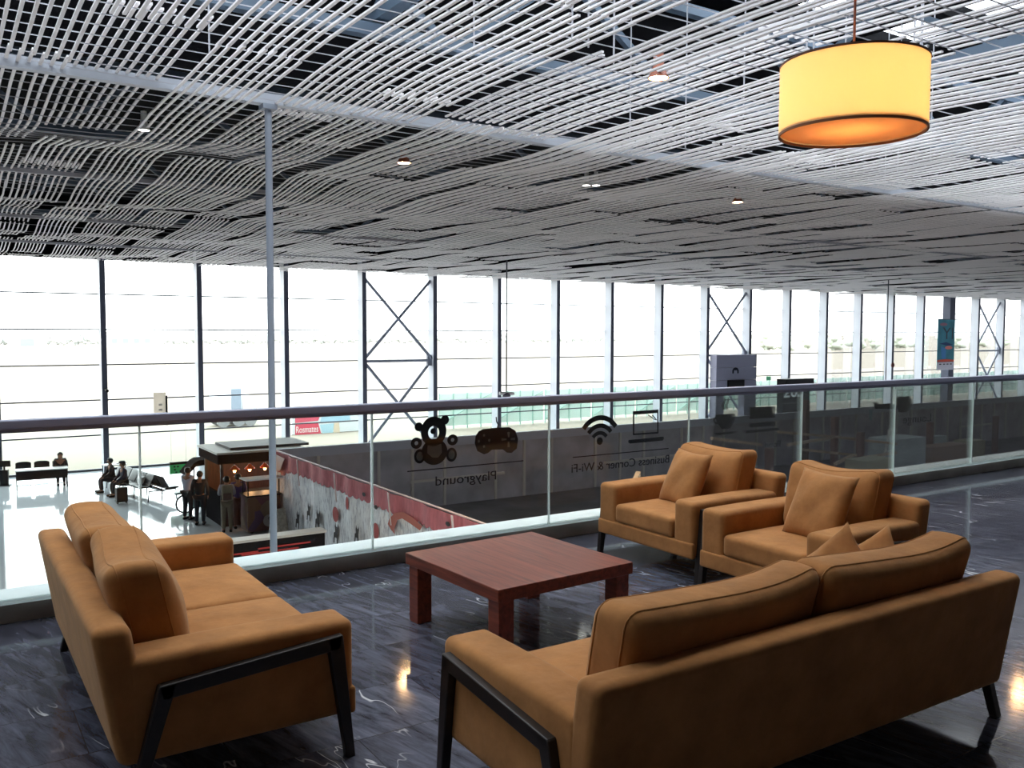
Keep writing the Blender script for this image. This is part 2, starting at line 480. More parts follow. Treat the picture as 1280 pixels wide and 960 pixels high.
# ------------------------------------------------------------------ facade
KS = range(-5, 32)
def colx(k): return 6.1 + 3.98*k
wide = {16}
for k in KS:
    x = colx(k)
    w = 0.36 if k in wide else 0.105
    m = MB().box((x-w, YF, ZL), (x+w, YF+0.62, ZC+0.6))
    o = struct(m.build('trim_%d' % (k+6), M['column'] if k not in wide else M['column_dark'], bevel=0.012))
    MB().box((x-w-0.004, YF-0.03, ZL), (x+w+0.004, YF, ZC+0.6)).build('inner_shade_strip', M['column_dark'], o, smooth=False)  # added dark strip standing in for the shaded inner face
TZ = [1.6+1.52*j for j in (-3, -2, -1, 0, 1)]
for k in list(KS)[:-1]:
    xa, xb = colx(k), colx(k+1)
    w = MB().box((xa+0.02, YG, ZL), (xb-0.02, YG+0.02, ZC+0.3)).build('window_%d' % (k+6), M['glass_facade'], smooth=False)
    struct(w)
    for z in TZ:
        MB().box((xa, YG-0.06, z-0.028), (xb, YG-0.005, z+0.028)).build('transom', M['transom'], w, smooth=False)
    MB().box((xa, YG-0.12, ZL), (xb, YG-0.005, ZL+0.09)).build('bottom_rail', M['transom'], w, smooth=False)
    MB().box((xa-0.03, YG-0.06, ZL), (xa+0.03, YG-0.004, ZC+0.3)).build('joint_bar', M['transom'], w, smooth=False)

def brace(k, label):
    xa, xb = colx(k)+0.1, colx(k+1)-0.1
    y = YF+0.2
    t = thing('cross_brace', label, 'steel brace', (xa, y, 0.05), group='steel cross braces of the facade')
    def tb(p, q, r, nm):
        MB().tube([p, q], r, 10).build(nm, M['brace'], t, world=True)
    zt, zm, zb = ZC-0.1, 0.05, ZL+0.1
    zt = ZC-0.25
    tb((xa, y, zt), (xb, y, zm+0.08), 0.08, 'diagonal_tube'); tb((xb, y+0.14, zt), (xa, y+0.14, zm+0.08), 0.08, 'diagonal_tube')
    tb((xa, y, zm-0.08), (xb, y, zb), 0.08, 'diagonal_tube'); tb((xb, y+0.14, zm-0.08), (xa, y+0.14, zb), 0.08, 'diagonal_tube')
    tb((xa, y+0.07, zm), (xb, y+0.07, zm), 0.075, 'strut')
    g = MB().box((xb-0.25, y-0.02, zm-0.28), (xb, y+0.16, zm+0.28)); g.build('gusset_plate', M['brace'], t, world=True)
    return t
brace(3, 'tall grey steel X brace between columns above the teddy bear decal')
brace(9, 'grey steel X brace standing above the grey gate vestibule')
brace(17, 'grey steel X brace beside the wide column, right of the hanging teal banner')

# ------------------------------------------------------------------ rod ceiling
ceiling = sempty('ceiling', (0, 0, 0))
def wave(x, y):
    a = 0.13*math.sin(y*0.78 + x*0.21 + 0.6*math.sin(x*0.33)) + 0.06*math.sin(y*1.75 - x*0.4)
    # the waves are strong in the far left part of the hall and die out to the right
    k = 0.15 + 0.85/(1+math.exp((x-6.5)/2.0))/(1+math.exp((13-y)/1.5))
    return a*k
def rod_panel(xa, n, sp, y0, y1, seg):
    mb = MB(); rnd = random.Random(int(xa*100))
    y = y0
    w = 0.0165; h = 0.010
    while y < y1-0.1:
        L = rnd.uniform(3.2, 6.0); ye = min(y+L, y1)
        off = rnd.uniform(-0.06, 0.06)*(1.0 if xa < 10 else 0.5); tilt = rnd.uniform(-0.02, 0.02); sx = rnd.uniform(-0.012, 0.012)
        for i in range(n):
            x = xa + sp*i + sx
            ns = max(1, int(round((ye-y)/seg)))
            vs = []; fs = []
            jy = rnd.uniform(-0.12, 0.12)
            for j in range(ns+1):
                yy = y + (ye-y)*j/ns
                if 0 < j < ns: yy += 0
                if j == 0: yy += jy
                z = ZC + wave(x, yy) + off + tilt*(yy-y) + 0.012*(i % 2)
                vs += [(x-w, yy, z-h), (x+w, yy, z-h), (x+w, yy, z+h), (x-w, yy, z+h)]
            for j in range(ns):
                a = j*4; b = a+4
                fs += [(a, a+1, b+1, b), (a+1, a+2, b+2, b+1), (a+2, a+3, b+3, b+2), (a+3, a, b, b+3)]
            fs.append((0, 3, 2, 1)); e = ns*4; fs.append((e, e+1, e+2, e+3))
            mb.add(vs, fs)
        y = ye - rnd.uniform(0.0, 0.12)
    return mb
x = -6.0
while x < 112:
    n, sp = 9, 0.108
    seg = 0.85 if x < 22 else 1.2
    yb = 0.5 if x < 30 else 6.0
    rod_panel(x, n, sp, yb, YF-0.02, seg).build('rod_panel', M['rod'], ceiling, smooth=False)
    x += n*sp + random.choice((0.03, 0.05, 0.08, 0.16, 0.24))
# cross wires
mb = MB(); y = 3.0
while y < 30:
    segs = []
    x = -6.0
    while x < 40:
        x2 = x+2.0
        mb.bar((x, y, ZC+0.03+wave(x, y)), (x2, y, ZC+0.03+wave(x2, y)), 0.009)
        x = x2
    y += 0.32 if y < 20 else 0.9
mb.build('cross_wire', M['wire'], ceiling, smooth=False)
# carrying beam along the hall and lighter runners
MB().box((X0, 11.08, ZC-0.03), (X1, 11.20, ZC+0.10)).build('carrying_beam', M['beam'], ceiling, smooth=False)
for yy in (18.4, 25.8, 33.2):
    MB().box((X0, yy, ZC-0.02), (X1, yy+0.07, ZC+0.06)).build('runner_rail', M['wire'], ceiling, smooth=False)
# trusses in the void
def truss_x(y, zl, zh):
    mb = MB()
    mb.bar((X0, y, zl), (X1, y, zl), 0.16); mb.bar((X0, y, zh), (X1, y, zh), 0.16)
    x = X0; up = True
    while x < 90:
        mb.bar((x, y, zl if up else zh), (x+2.0, y, zh if up else zl), 0.10); up = not up; x += 2.0
    mb.build('roof_truss', M['truss'], ceiling, smooth=False)
def truss_y(x, zl, zh):
    mb = MB()
    mb.bar((x, YB, zl), (x, 11.3, zl), 0.18); mb.bar((x, YB, zh), (x, 11.3, zh), 0.18)
    y = YB; up = True
    while y < 9.2:
        mb.bar((x, y, zl if up else zh), (x, y+2.0, zh if up else zl), 0.11); up = not up; y += 2.0
    mb.build('roof_truss', M['truss'], ceiling, smooth=False)
for y in (10.75, 19.3, 26.0, 33.0): truss_x(y, 5.45, 6.8)
for x in (-3.0, 5.0, 13.0, 21.0, 29.0, 45.0): truss_y(x, 5.7, 6.9)
# thin hangers
mb = MB()
for i in range(46):
    hx = random.uniform(-3, 30); hy = random.uniform(5, 11)
    mb.bar((hx, hy, ZC), (hx, hy, ROOF), 0.014)
mb.build('hanger_wire', M['wire'], ceiling, smooth=False)

# downlights in the rod ceiling
M['lamp_glow'] = emit_mat('downlight_glow', (1.0, 0.55, 0.25), 70)
M['lamp_white'] = emit_mat('small_spot_glow', (1.0, 0.95, 0.9), 8)
M['lamp_can'] = mat('downlight_can', (150, 82, 58), 0.4)
def downlight(p, label, warm=True, r=0.10, light=True, power=120):
    t = thing('ceiling_downlight', label, 'ceiling light', p, group='downlights in the rod ceiling')
    MB().lathe([(r*0.55, 0.26), (r*0.6, 0.13), (r*1.15, 0.0), (r*1.05, 0.0), (r*0.5, 0.12)], n=20).build('housing', M['lamp_can'] if warm else M['white'], t)
    MB().lathe([(r*0.2, -0.008), (r*0.98, 0.004), (r*0.98, 0.02), (r*0.2, 0.02)], n=20).build('bulb', M['lamp_glow'] if warm else M['lamp_white'], t)
    if light:
        l = bpy.data.lights.new('spot', 'SPOT'); l.energy = power; l.color = (1.0, 0.74, 0.48); l.spot_size = math.radians(115); l.spot_blend = 0.9; l.shadow_soft_size = 0.06
        lo = bpy.data.objects.new('downlight_spot', l); COL.objects.link(lo); lo.location = (p[0], p[1], p[2]-0.06)
DL = [(at(823, 98, Z=4.36), 'glowing orange downlight in the ceiling gap left of the drum pendant'),
      (at(505, 204, Z=4.36), 'glowing orange downlight in the ceiling above the left part of the hall'),
      (at(922, 253, Z=4.36), 'small glowing orange downlight in the ceiling below the drum pendant')]
for (p, l), pw in zip(DL, (110, 700, 900)): downlight(p, l, power=pw)
downlight(at(733, 232, Z=4.36), 'left one of two small white spotlights set close together in the rods', False, 0.07, False)
downlight(at(745, 232, Z=4.36), 'right one of two small white spotlights set close together in the rods', False, 0.07, False)
downlight(at(180, 163, Z=4.36), 'small white spotlight in the ceiling left of the thin hanging post', False, 0.07, False)
downlight(Vector((14.9, 7.4, 4.36)), 'glowing orange downlight over the lounge beyond the right sofa')
for p in ((1.2, 4.6), (3.2, 5.0), (5.0, 4.0)):
    pass

# hall post from the lower floor to the carrying beam
t = thing('hall_post', 'thin pale grey post from floor up to the ceiling beam behind the balustrade', 'post', (3.62, 11.15, ZL))
MB().tube([(0, 0, 0.02), (0, 0, ZC-ZL-0.03)], 0.045, 14).build('shaft', M['post_grey'], t)
MB().box((-0.14, -0.14, 0), (0.14, 0.14, 0.02)).build('base_plate', M['post_grey'], t)
MB().box((-0.09, -0.09, ZC-ZL-0.09), (0.09, 0.09, ZC-ZL-0.03)).build('head_plate', M['post_grey'], t)

# ------------------------------------------------------------------ balustrade
struct(MB().box((X0, YR-0.04, 0), (60, YR-0.01, 0.12)).build('baseboard_front', M['curb'], bevel=0.004))
struct(MB().box((X0, YR-0.01, -0.6), (60, YR+0.27, 0.115)).build('trim_90', M['white_paint'], bevel=0.006))
bal = thing('glass_balustrade', 'glass balustrade with flat dark handrail along the edge of the lounge', 'balustrade', (0, YR-0.06, 0.12))
YP = YR-0.075
MB().box((-8, YP-0.032, 1.065), (46, YP+0.032, 1.115)).build('handrail', M['rail_metal'], bal, bevel=0.008, world=True)
MB().box((-8, YP-0.02, 1.045), (46, YP+0.02, 1.065)).build('rail_channel', M['rail_metal'], bal, world=True)
MB().box((-8, YP-0.03, 0.12), (46, YP+0.03, 0.135)).build('base_shoe', M['glass_edge'], bal, world=True)
for j in range(-5, 28):
    a = 0.98+1.452*j; b = a+1.452
    g = MB().box((a+0.006, YP-0.006, 0.13), (b-0.006, YP+0.006, 1.06)).build('glass_panel', M['glass_rail'], bal, smooth=False, world=True)
    for xx in (a+0.004,):
        MB().box((xx-0.0055, YP-0.0065, 0.13), (xx+0.0055, YP+0.0065, 1.06)).build('polished_edge', M['glass_edge'], g, smooth=False, world=False)
        g.children[0].location = -bal.location
# decals stuck to the outer side of the glass
YD = YP+0.0085
def dplace(loc):
    return lambda u, v, n: Vector((u-loc[0], n, v-loc[2]))
def gp(zx, zy, ox, oy, s):
    p = at(ox+zx/s, oy+zy/s, Y=YP); return p.x, p.z
# teddy bear
loc = (2.90, YD, 0.64)
t = thing('teddy_bear_decal', 'dark teddy bear decal on the glass panel above the mirrored word Playground', 'window decal', loc)
P = dplace(loc)
g6 = lambda a, b: gp(a, b, 490, 500, 6.095)
hx, hz = g6(322, 240)
def ell(zx, zy, rx, rz, n=28):
    c = g6(zx, zy); return circ(c[0], c[1], rx, rz, n)
flat_shape('head', [circ(hx, hz, 0.100, 0.105), ell(322, 250, 0.044, 0.047)], M['decal'], t, P)
flat_shape('nose', [ell(318, 238, 0.021, 0.021)], M['decal'], t, P)
flat_shape('ear', [ell(208, 205, 0.031, 0.031)], M['decal'], t, P)
flat_shape('ear', [ell(408, 152, 0.032, 0.033)], M['decal'], t, P)
flat_shape('body', [ell(328, 396, 0.102, 0.092), [g6(275, 345), g6(380, 335), g6(385, 400), g6(355, 440), g6(310, 440), g6(272, 405)][::-1]], M['decal'], t, P)
flat_shape('belly', [[g6(275, 345), g6(380, 335), g6(385, 400), g6(355, 440), g6(310, 440), g6(272, 405)]], M['decal_grey'], t, P)
for zx, zy in ((190, 330), (466, 305)):
    flat_shape('paw', [ell(zx, zy, 0.042, 0.039), ell(zx, zy, 0.015, 0.014)], M['decal'], t, P)
for zx, zy in ((215, 430), (458, 418)):
    flat_shape('foot', [ell(zx, zy, 0.042, 0.05), ell(zx, zy, 0.026, 0.032)], M['decal'], t, P)
    flat_shape('sole', [ell(zx, zy, 0.026, 0.032)], M['decal_grey'], t, P)
# game controller
loc = (3.42, YD, 0.7)
t = thing('controller_decal', 'dark game controller decal on the glass panel right of the teddy bear', 'window decal', loc)
P = dplace(loc)
body = [g6(*q) for q in ((700, 222), (800, 212), (900, 208), (945, 235), (965, 300), (955, 370), (915, 405), (880, 402), (850, 378), (765, 380), (735, 405), (705, 415), (655, 390), (635, 330), (642, 275), (665, 240))]
holes = [ell(705, 270, 0.009, 0.010, 12), ell(665, 315, 0.010, 0.011, 12), ell(745, 308, 0.010, 0.011, 12), ell(705, 355, 0.009, 0.010, 12)]
holes += [[g6(*q) for q in pl] for pl in (((882, 245), (902, 245), (898, 285), (888, 285)), ((838, 292), (876, 296), (876, 306), (838, 312)), ((908, 292), (942, 286), (942, 306), (908, 306)), ((886, 318), (898, 318), (902, 360), (884, 360)))]
flat_shape('body', [body]+holes, M['decal'], t, P)
for h_ in holes: flat_shape('button', [h_], M['decal_grey'], t, P)
cb = [g6(*q) for q in ((795, 130), (802, 130), (806, 165), (818, 190), (812, 212), (804, 212), (810, 190), (798, 168))]
flat_shape('cable', [cb], M['decal'], t, P)
def text_decal(name, label, txt, xc, zc, width, size, lx=None):
    loc = (xc, YD, zc)
    o = text_shape(name, txt, size, M['decal'], None, lambda u, v, n: Vector((u, n, v)), mirror=True, width=width)
    o.location = loc
    tag(o, label, 'lettering')
    return o
text_decal('lettering_decal', 'dark word Playground seen mirrored through the glass', 'Playground', 3.17, 0.545, 0.50, 0.095)
text_decal('lettering_decal', 'dark words Business Corner & Wi-Fi seen mirrored through the glass', 'Business Corner & Wi-Fi', 4.62, 0.535, 1.02, 0.095)
text_decal('lettering_decal', 'small dark word Food seen mirrored through the glass under the screen icon', 'Food', 6.41, 0.57, 0.21, 0.085)
text_decal('lettering_decal', 'dark word Lounge seen mirrored through the glass at right', 'Lounge', 8.66, 0.69, 0.50, 0.12)
def line_decal(x0, x1, z, label):
    o = MB().box((x0, YD-0.001, z-0.004), (x1, YD+0.001, z+0.004)).build('line_decal', M['decal'], smooth=False)
    tag(o, label, 'window decal'); return o
line_decal(2.70, 3.66, 0.635, 'thin dark line decal above the mirrored word Playground')
line_decal(4.12, 5.12, 0.625, 'thin dark line decal above the mirrored words Business Corner')
# wifi
loc = (4.40, YD, 0.66)
t = thing('wifi_decal', 'dark wireless signal decal of three arcs and a dot on the glass', 'window decal', loc)
P = dplace(loc)
cx, cz = 4.385, 0.715
def arc(r0, r1, a0, a1, n=18):
    o = [(cx+r1*math.cos(math.radians(a0+(a1-a0)*k/n)), cz+r1*math.sin(math.radians(a0+(a1-a0)*k/n))) for k in range(n+1)]
    i = [(cx+r0*math.cos(math.radians(a0+(a1-a0)*k/n)), cz+r0*math.sin(math.radians(a0+(a1-a0)*k/n))) for k in range(n+1)]
    return o+i[::-1]
for r0, r1 in ((0.185, 0.225), (0.125, 0.16), (0.07, 0.1)):
    flat_shape('arc', [arc(r0, r1, 38, 142)], M['decal'], t, P)
flat_shape('dot', [circ(cx, cz+0.02, 0.03)], M['decal'], t, P)
# tablet
g7 = lambda a, b: gp(a, b, 690, 490, 6.0)
loc = (4.86, YD, 0.70)
t = thing('laptop_decal', 'dark laptop outline decal on the glass right of the wireless signal', 'window decal', loc)
P = dplace(loc)
q = lambda *pts: [g7(*p) for p in pts]
flat_shape('screen_outline', [q((612, 145), (803, 132), (803, 312), (612, 325)), q((622, 172), (795, 158), (795, 300), (622, 312))], M['decal'], t, P)
flat_shape('keyboard', [q((580, 360), (840, 335), (845, 350), (835, 365), (590, 388), (578, 378))], M['decal'], t, P)
for d in (0, 30):
    flat_shape('glare_stroke', [q((722+d, 172), (732+d, 172), (785+min(d, 8), 212), (778+min(d, 8), 212))], M['decal'], t, P)
# cup
g8 = lambda a, b: gp(a, b, 860, 430, 5.644)
q = lambda *pts: [g8(*p) for p in pts]
loc = (5.78, YD, 0.72)
t = thing('coffee_cup_decal', 'dark steaming coffee cup decal on the glass above the far armchair', 'window decal', loc)
P = dplace(loc)
flat_shape('cup', [q((200, 502), (340, 492), (330, 550), (300, 598), (245, 602), (215, 560))], M['decal'], t, P)
flat_shape('saucer', [q((195, 630), (350, 615), (335, 632), (210, 645))], M['decal'], t, P)
flat_shape('cup_handle', [q((182, 525), (205, 515), (212, 545), (225, 570), (205, 568), (185, 550)), q((192, 533), (203, 530), (210, 552), (200, 552))], M['decal'], t, P)
for d in (0, 26):
    flat_shape('steam', [q((262+d, 375), (270+d, 400), (258+d, 432), (262+d, 462), (252+d, 468), (242+d, 435), (255+d, 405))], M['decal'], t, P)
# tv
loc = (6.28, YD, 0.72)
t = thing('screen_decal', 'dark computer screen decal on the glass right of the coffee cup', 'window decal', loc)
P = dplace(loc)
flat_shape('screen', [q((443, 448), (620, 440), (620, 520), (443, 530))], M['decal'], t, P)
flat_shape('keyboard', [q((443, 562), (620, 548), (622, 578), (443, 590))], M['decal'], t, P)
flat_shape('base_bar', [q((415, 612), (650, 592), (650, 610), (415, 632))], M['decal'], t, P)
# lounge chair icon
g9 = lambda a, b: gp(a, b, 1070, 480, 9.6)
q = lambda *pts: [g9(*p) for p in pts]
loc = (8.4, YD, 0.75)
t = thing('lounge_seat_decal', 'dark lounge seat decal on the glass left of the mirrored word Lounge', 'window decal', loc)
P = dplace(loc)
flat_shape('backrest', [q((500, 160), (545, 145), (590, 155), (625, 143), (660, 150), (690, 225), (660, 300), (620, 340), (540, 345), (505, 300))], M['decal'], t, P)
flat_shape('armrest', [q((225, 225), (265, 222), (285, 245), (395, 235), (420, 230), (465, 240), (465, 300), (240, 300))], M['decal'], t, P)

# ------------------------------------------------------------------ sofas and armchairs
def pillow(w, h, t, n=14, sag=0.0):
    """square scatter cushion: pinched edges, pointed corners, in the x/z plane"""
    mb = MB(); vs = []; fs = []
    def pt(i, j, s):
        u = -1+2*i/n; v = -1+2*j/n
        f = max(0.0, (1-u*u)*(1-v*v))**0.42
        pin = 0.075
        x = w/2*u*(1-pin*(1-v*v)*abs(u)); z = h/2*v*(1-pin*(1-u*u)*abs(v))
        wr = 0.006*math.sin(5*u+3*v)*f
        return (x, s*(t/2*f+wr), z - sag*(1-u*u)*max(0, v))
    for s in (-1, 1):
        o = len(vs)
        for j in range(n+1):
            for i in range(n+1): vs.append(pt(i, j, s))
        for j in range(n):
            for i in range(n):
                a = o+j*(n+1)+i
                f = (a, a+1, a+n+2, a+n+1)
                fs.append(f if s < 0 else f[::-1])
    mb.add(vs, fs)
    return mb
def make_scatter(label, loc, rot, size=0.43, thick=0.15, group='scatter cushions'):
    mb = pillow(size, size, thick)
    o = mb.build('scatter_cushion', M['fabric'], angle=70)
    bm = bmesh.new(); bm.from_mesh(o.data); bmesh.ops.remove_doubles(bm, verts=bm.verts, dist=0.0006); bmesh.ops.recalc_face_normals(bm, faces=bm.faces); bm.to_mesh(o.data); bm.free()
    o.location = loc; o.rotation_mode = 'YXZ'; o.rotation_euler = rot
    tag(o, label, 'cushion', group)
    return o

def sofa(name, label, cat, loc, rot, L, n, group, seed):
    rnd = random.Random(seed)
    t = thing(name, label, cat, loc, rot, group)
    F, B = 0.455, -0.455
    fab = M['fabric']
    # base
    MB().rbox(L/2-0.012, 0.40, 0.05, 0.02, 4, c=(0, 0.035, 0.20)).build('base', fab, t)
    MB().rbox(L/2, 0.016, 0.052, 0.014, 4, c=(0, F-0.012, 0.202)).build('front_apron', fab, t)
    aw = 0.185
    for s in (-1, 1):
        def da(x, y, z):
            k = 1-(z/0.18)**2 if abs(z) < 0.18 else 0
            return (x, y, z + (0.008 if z > 0.1 else 0)*math.cos(y*3))
        MB().rbox(aw/2, 0.40, 0.18, 0.032, 8, da, c=(s*(L/2-aw/2), F-0.40-0.004, 0.33)).build('arm', fab, t)
    # leaning back
    def db(x, y, z):
        return (x, y-0.078*(z+0.24)/0.48, z)
    MB().rbox(L/2-0.002, 0.062, 0.24, 0.035, 10, db, c=(0, B+0.14, 0.39)).build('backrest', fab, t)
    iw = (L-2*aw)/n
    for i in range(n):
        cx = -L/2+aw+iw*(i+0.5)
        ph = rnd.uniform(0, 6)
        def ds(x, y, z, iw=iw, ph=ph):
            u = x/(iw/2); v = y/0.365
            k = max(0, 1-u*u)*max(0, 1-v*v)
            return (x, y, z + (0.022*k + 0.004*math.sin(9*x+ph)*k if z > 0 else 0))
        MB().rbox(iw/2-0.004, 0.365, 0.066, 0.03, 10, ds, c=(cx, F-0.365+0.006, 0.318)).build('seat_cushion', fab, t)
        # back cushion, plump with a drooping top and a piped rear edge
        hz = 0.212; hy = 0.11
        lean = rnd.uniform(-0.01, 0.01); yaw = rnd.uniform(-0.03, 0.03)
        def dc(x, y, z, iw=iw, ph=ph, lean=lean, yaw=yaw):
            u = x/(iw/2); w = z/hz
            k = max(0, 1-u*u)*max(0, 1-w*w)
            yy = y + (0.045*k if y > 0 else -0.012*k)
            zz = z
            if z > 0:
                zz -= 0.016*w*(y/hy)**2
                zz -= 0.036*(1-u*u)*w - 0.006*math.sin(3.1*u+ph)*w
                yy += 0.004*math.sin(4*u+ph)*w
            xx = x*(1+0.02*w)
            yy -= (0.095+lean)*(z+hz)/(2*hz) - yaw*u
            return (xx, yy, zz)
        cc = (cx, -0.165, 0.585)
        bc = MB().rbox(iw/2+0.002, hy, hz, 0.06, 12, dc, c=cc).build('back_cushion', fab, t, angle=80)
        for yy in (-hy*0.6, hy*0.6):
            pts = []
            r = 0.06; hx_ = iw/2+0.002
            for q in rrect(-hx_, -hz, hx_, hz, r, 4):
                # follow the rim of the rounded box
                x_, z_ = q
                f = math.sqrt(max(0, 1-((abs(yy)-(hy-r))/r)**2)) if abs(yy) > hy-r else 1
                ix = max(-(hx_-r), min(hx_-r, x_)); iz = max(-(hz-r), min(hz-r, z_))
                pts.append((ix+(x_-ix)*f, yy, iz+(z_-iz)*f))
            # densify long sides
            dense = []
            for a in range(len(pts)):
                p, q2 = Vector(pts[a]), Vector(pts[(a+1) % len(pts)])
                m = max(1, int((q2-p).length/0.05))
                for k in range(m): dense.append(p.lerp(q2, k/m))
            dense.append(dense[0])
            pp = [Vector(dc(*v))+Vector(cc) for v in dense]
            MB().tube(pp, 0.0035, 6, cap=False).build('piping', fab, bc)
    # wooden side frames
    for s in (-1, 1):
        a, b = s*(L/2-0.006), s*(L/2+0.032)
        MB().prism([(0.395, 0.47), (0.335, 0.465), (0.405, 0.0), (0.44, 0.0)], a, b).build('leg', M['frame_wood'], t, bevel=0.004)
        MB().prism([(-0.255, 0.415), (-0.195, 0.42), (-0.33, 0.0), (-0.365, 0.0)], a, b).build('leg', M['frame_wood'], t, bevel=0.004)
        MB().prism([(0.394, 0.472), (-0.254, 0.417), (-0.245, 0.367), (0.385, 0.420)], a, b).build('side_rail', M['frame_wood'], t, bevel=0.004)
    return t

sofa('two_seat_sofa', 'ochre two-seat sofa at left with its back to the bright hall, near the balustrade', 'sofa', (0.85, 3.95, 0), -PI/2, 1.76, 2, None, 3)
sofa('long_sofa', 'long ochre sofa in front, seen from behind, with two plump back cushions', 'sofa', (2.578, 2.275, 0), math.radians(-0.6), 2.175, 2, None, 11)
sofa('armchair', 'ochre armchair beside the glass balustrade, the farther of the pair', 'armchair', (4.455, 4.49, 0), PI/2, 0.955, 1, 'pair of ochre armchairs', 21)
sofa('armchair', 'ochre armchair of the pair that stands nearer the long sofa', 'armchair', (4.395, 3.41, 0), PI/2, 0.965, 1, 'pair of ochre armchairs', 33)
make_scatter('ochre scatter cushion leaning on the back of the armchair by the balustrade', (4.40, 4.50, 0.565), (math.radians(24), 0, PI/2+math.radians(-10)), 0.42)
make_scatter('ochre scatter cushion leaning on the back of the armchair nearer the long sofa', (4.33, 3.32, 0.575), (math.radians(24), 0, PI/2+math.radians(-8)), 0.44)
make_scatter('ochre scatter cushion on the long sofa, left of the two corners poking up', (3.25, 2.385, 0.54), (math.radians(8), math.radians(42), math.radians(80)), 0.35, 0.14)
make_scatter('ochre scatter cushion on the long sofa, right of the two corners, against its arm', (3.44, 2.36, 0.52), (math.radians(22), math.radians(42), math.radians(84)), 0.35, 0.12)

# coffee table
t = thing('coffee_table', 'square low red-brown wooden coffee table with thick square legs', 'coffee table', (2.615, 3.94, 0), math.radians(3.3))
MB().box((-0.44, -0.44, 0.315), (0.44, 0.44, 0.378)).build('tabletop', M['table_wood'], t, bevel=0.003)
for sx in (-1, 1):
    for sy in (-1, 1):
        MB().box((sx*0.425, sy*0.425, 0), (sx*0.335, sy*0.335, 0.315)).build('leg', M['table_wood'], t, bevel=0.003)

# drum pendant
M['shade'] = None
m, nt, b, out = base_mat('pendant_fabric')
b.inputs['Base Color'].default_value = lin((246, 222, 188)); b.inputs['Roughness'].default_value = 0.9
tr = nt.nodes.new('ShaderNodeBsdfTranslucent'); tr.inputs['Color'].default_value = lin((250, 228, 186))
mx = nt.nodes.new('ShaderNodeMixShader'); mx.inputs['Fac'].default_value = 0.6
nt.links.new(b.outputs[0], mx.inputs[1]); nt.links.new(tr.outputs[0], mx.inputs[2]); nt.links.new(mx.outputs[0], out.inputs['Surface'])
M['shade'] = m
pc = Vector((3.34, 2.44, 2.455))
t = thing('drum_pendant', 'large round yellow drum pendant lamp hanging at upper right', 'pendant lamp', pc)
R_, H_ = 0.302, 0.29
mb = MB(); n = 72
mb.lathe([(R_, 0), (R_, H_), (R_-0.004, H_), (R_-0.004, 0)], n=n, close=True)
sh = mb.build('lamp_shade', M['shade'], t)
MB().lathe([(R_+0.002, -0.004), (R_+0.002, 0.006), (R_-0.006, 0.006), (R_-0.006, -0.004)], n=n, close=True).build('rim_ring', mat('shade_rim_trim', (150, 100, 62), 0.6), sh)
MB().lathe([(R_+0.002, H_-0.004), (R_+0.002, H_+0.005), (R_-0.006, H_+0.005), (R_-0.006, H_-0.004)], n=n, close=True).build('rim_ring', mat('shade_top_trim', (120, 78, 60), 0.6), sh)
m, nt, b, out = base_mat('diffuser_disc')
b.inputs['Base Color'].default_value = lin((226, 186, 146)); b.inputs['Roughness'].default_value = 0.7
tr = nt.nodes.new('ShaderNodeBsdfTranslucent'); tr.inputs['Color'].default_value = lin((236, 190, 140))
mx = nt.nodes.new('ShaderNodeMixShader'); mx.inputs['Fac'].default_value = 0.45
nt.links.new(b.outputs[0], mx.inputs[1]); nt.links.new(tr.outputs[0], mx.inputs[2]); nt.links.new(mx.outputs[0], out.inputs['Surface'])
MB().lathe([(0.002, 0.012), (R_-0.006, 0.012), (R_-0.006, 0.016), (0.002, 0.016)], n=n).build('diffuser', m, t)
mb = MB()
for k in range(3):
    a = 2*PI*k/3+0.4
    mb.tube([(0, 0, H_+0.03), (math.cos(a)*(R_-0.005), math.sin(a)*(R_-0.005), H_-0.003)], 0.003, 6)
mb.ball((0, 0, H_+0.02), 0.022, 10, 8)
mb.build('spider_fitting', M['lamp_can'], t)
MB().tube([(0, 0, H_+0.03), (0, 0, 5.9-pc.z)], 0.0055, 6).build('cord', mat('pendant_cord', (150, 92, 70), 0.6), t)
MB().lathe([(0.012, 0.20), (0.03, 0.17), (0.036, 0.13), (0.02, 0.09), (0.004, 0.085)], n=16).build('bulb', emit_mat('pendant_bulb', (1.0, 0.72, 0.38), 6), t)
l = bpy.data.lights.new('pendant_light', 'POINT'); l.energy = 8.2; l.color = (1.0, 0.88, 0.68); l.shadow_soft_size = 0.06
lo = bpy.data.objects.new('pendant_light', l); COL.objects.link(lo); lo.location = pc+Vector((0, 0, 0.15))

# ------------------------------------------------------------------ people on the lower floor
def skin_mesh(name, verts, edges, radii, m, parent, root=0, sub=1):
    me = bpy.data.meshes.new(name)
    bm = bmesh.new()
    lay = bm.verts.layers.skin.verify()
    bv = []
    for i, p in enumerate(verts):
        v = bm.verts.new(p); r = radii[i]; r = r if isinstance(r, tuple) else (r, r)
        v[lay].radius = r; v[lay].use_root = (i == root); bv.append(v)
    for a, b in edges: bm.edges.new((bv[a], bv[b]))
    bm.to_mesh(me); bm.free(); me.materials.append(m)
    o = bpy.data.objects.new(name, me); COL.objects.link(o)
    if parent is not None: o.parent = parent
    md = o.modifiers.new('skin', 'SKIN'); md.use_smooth_shade = True
    sd = o.modifiers.new('sub', 'SUBSURF'); sd.levels = sub; sd.render_levels = sub
    return o

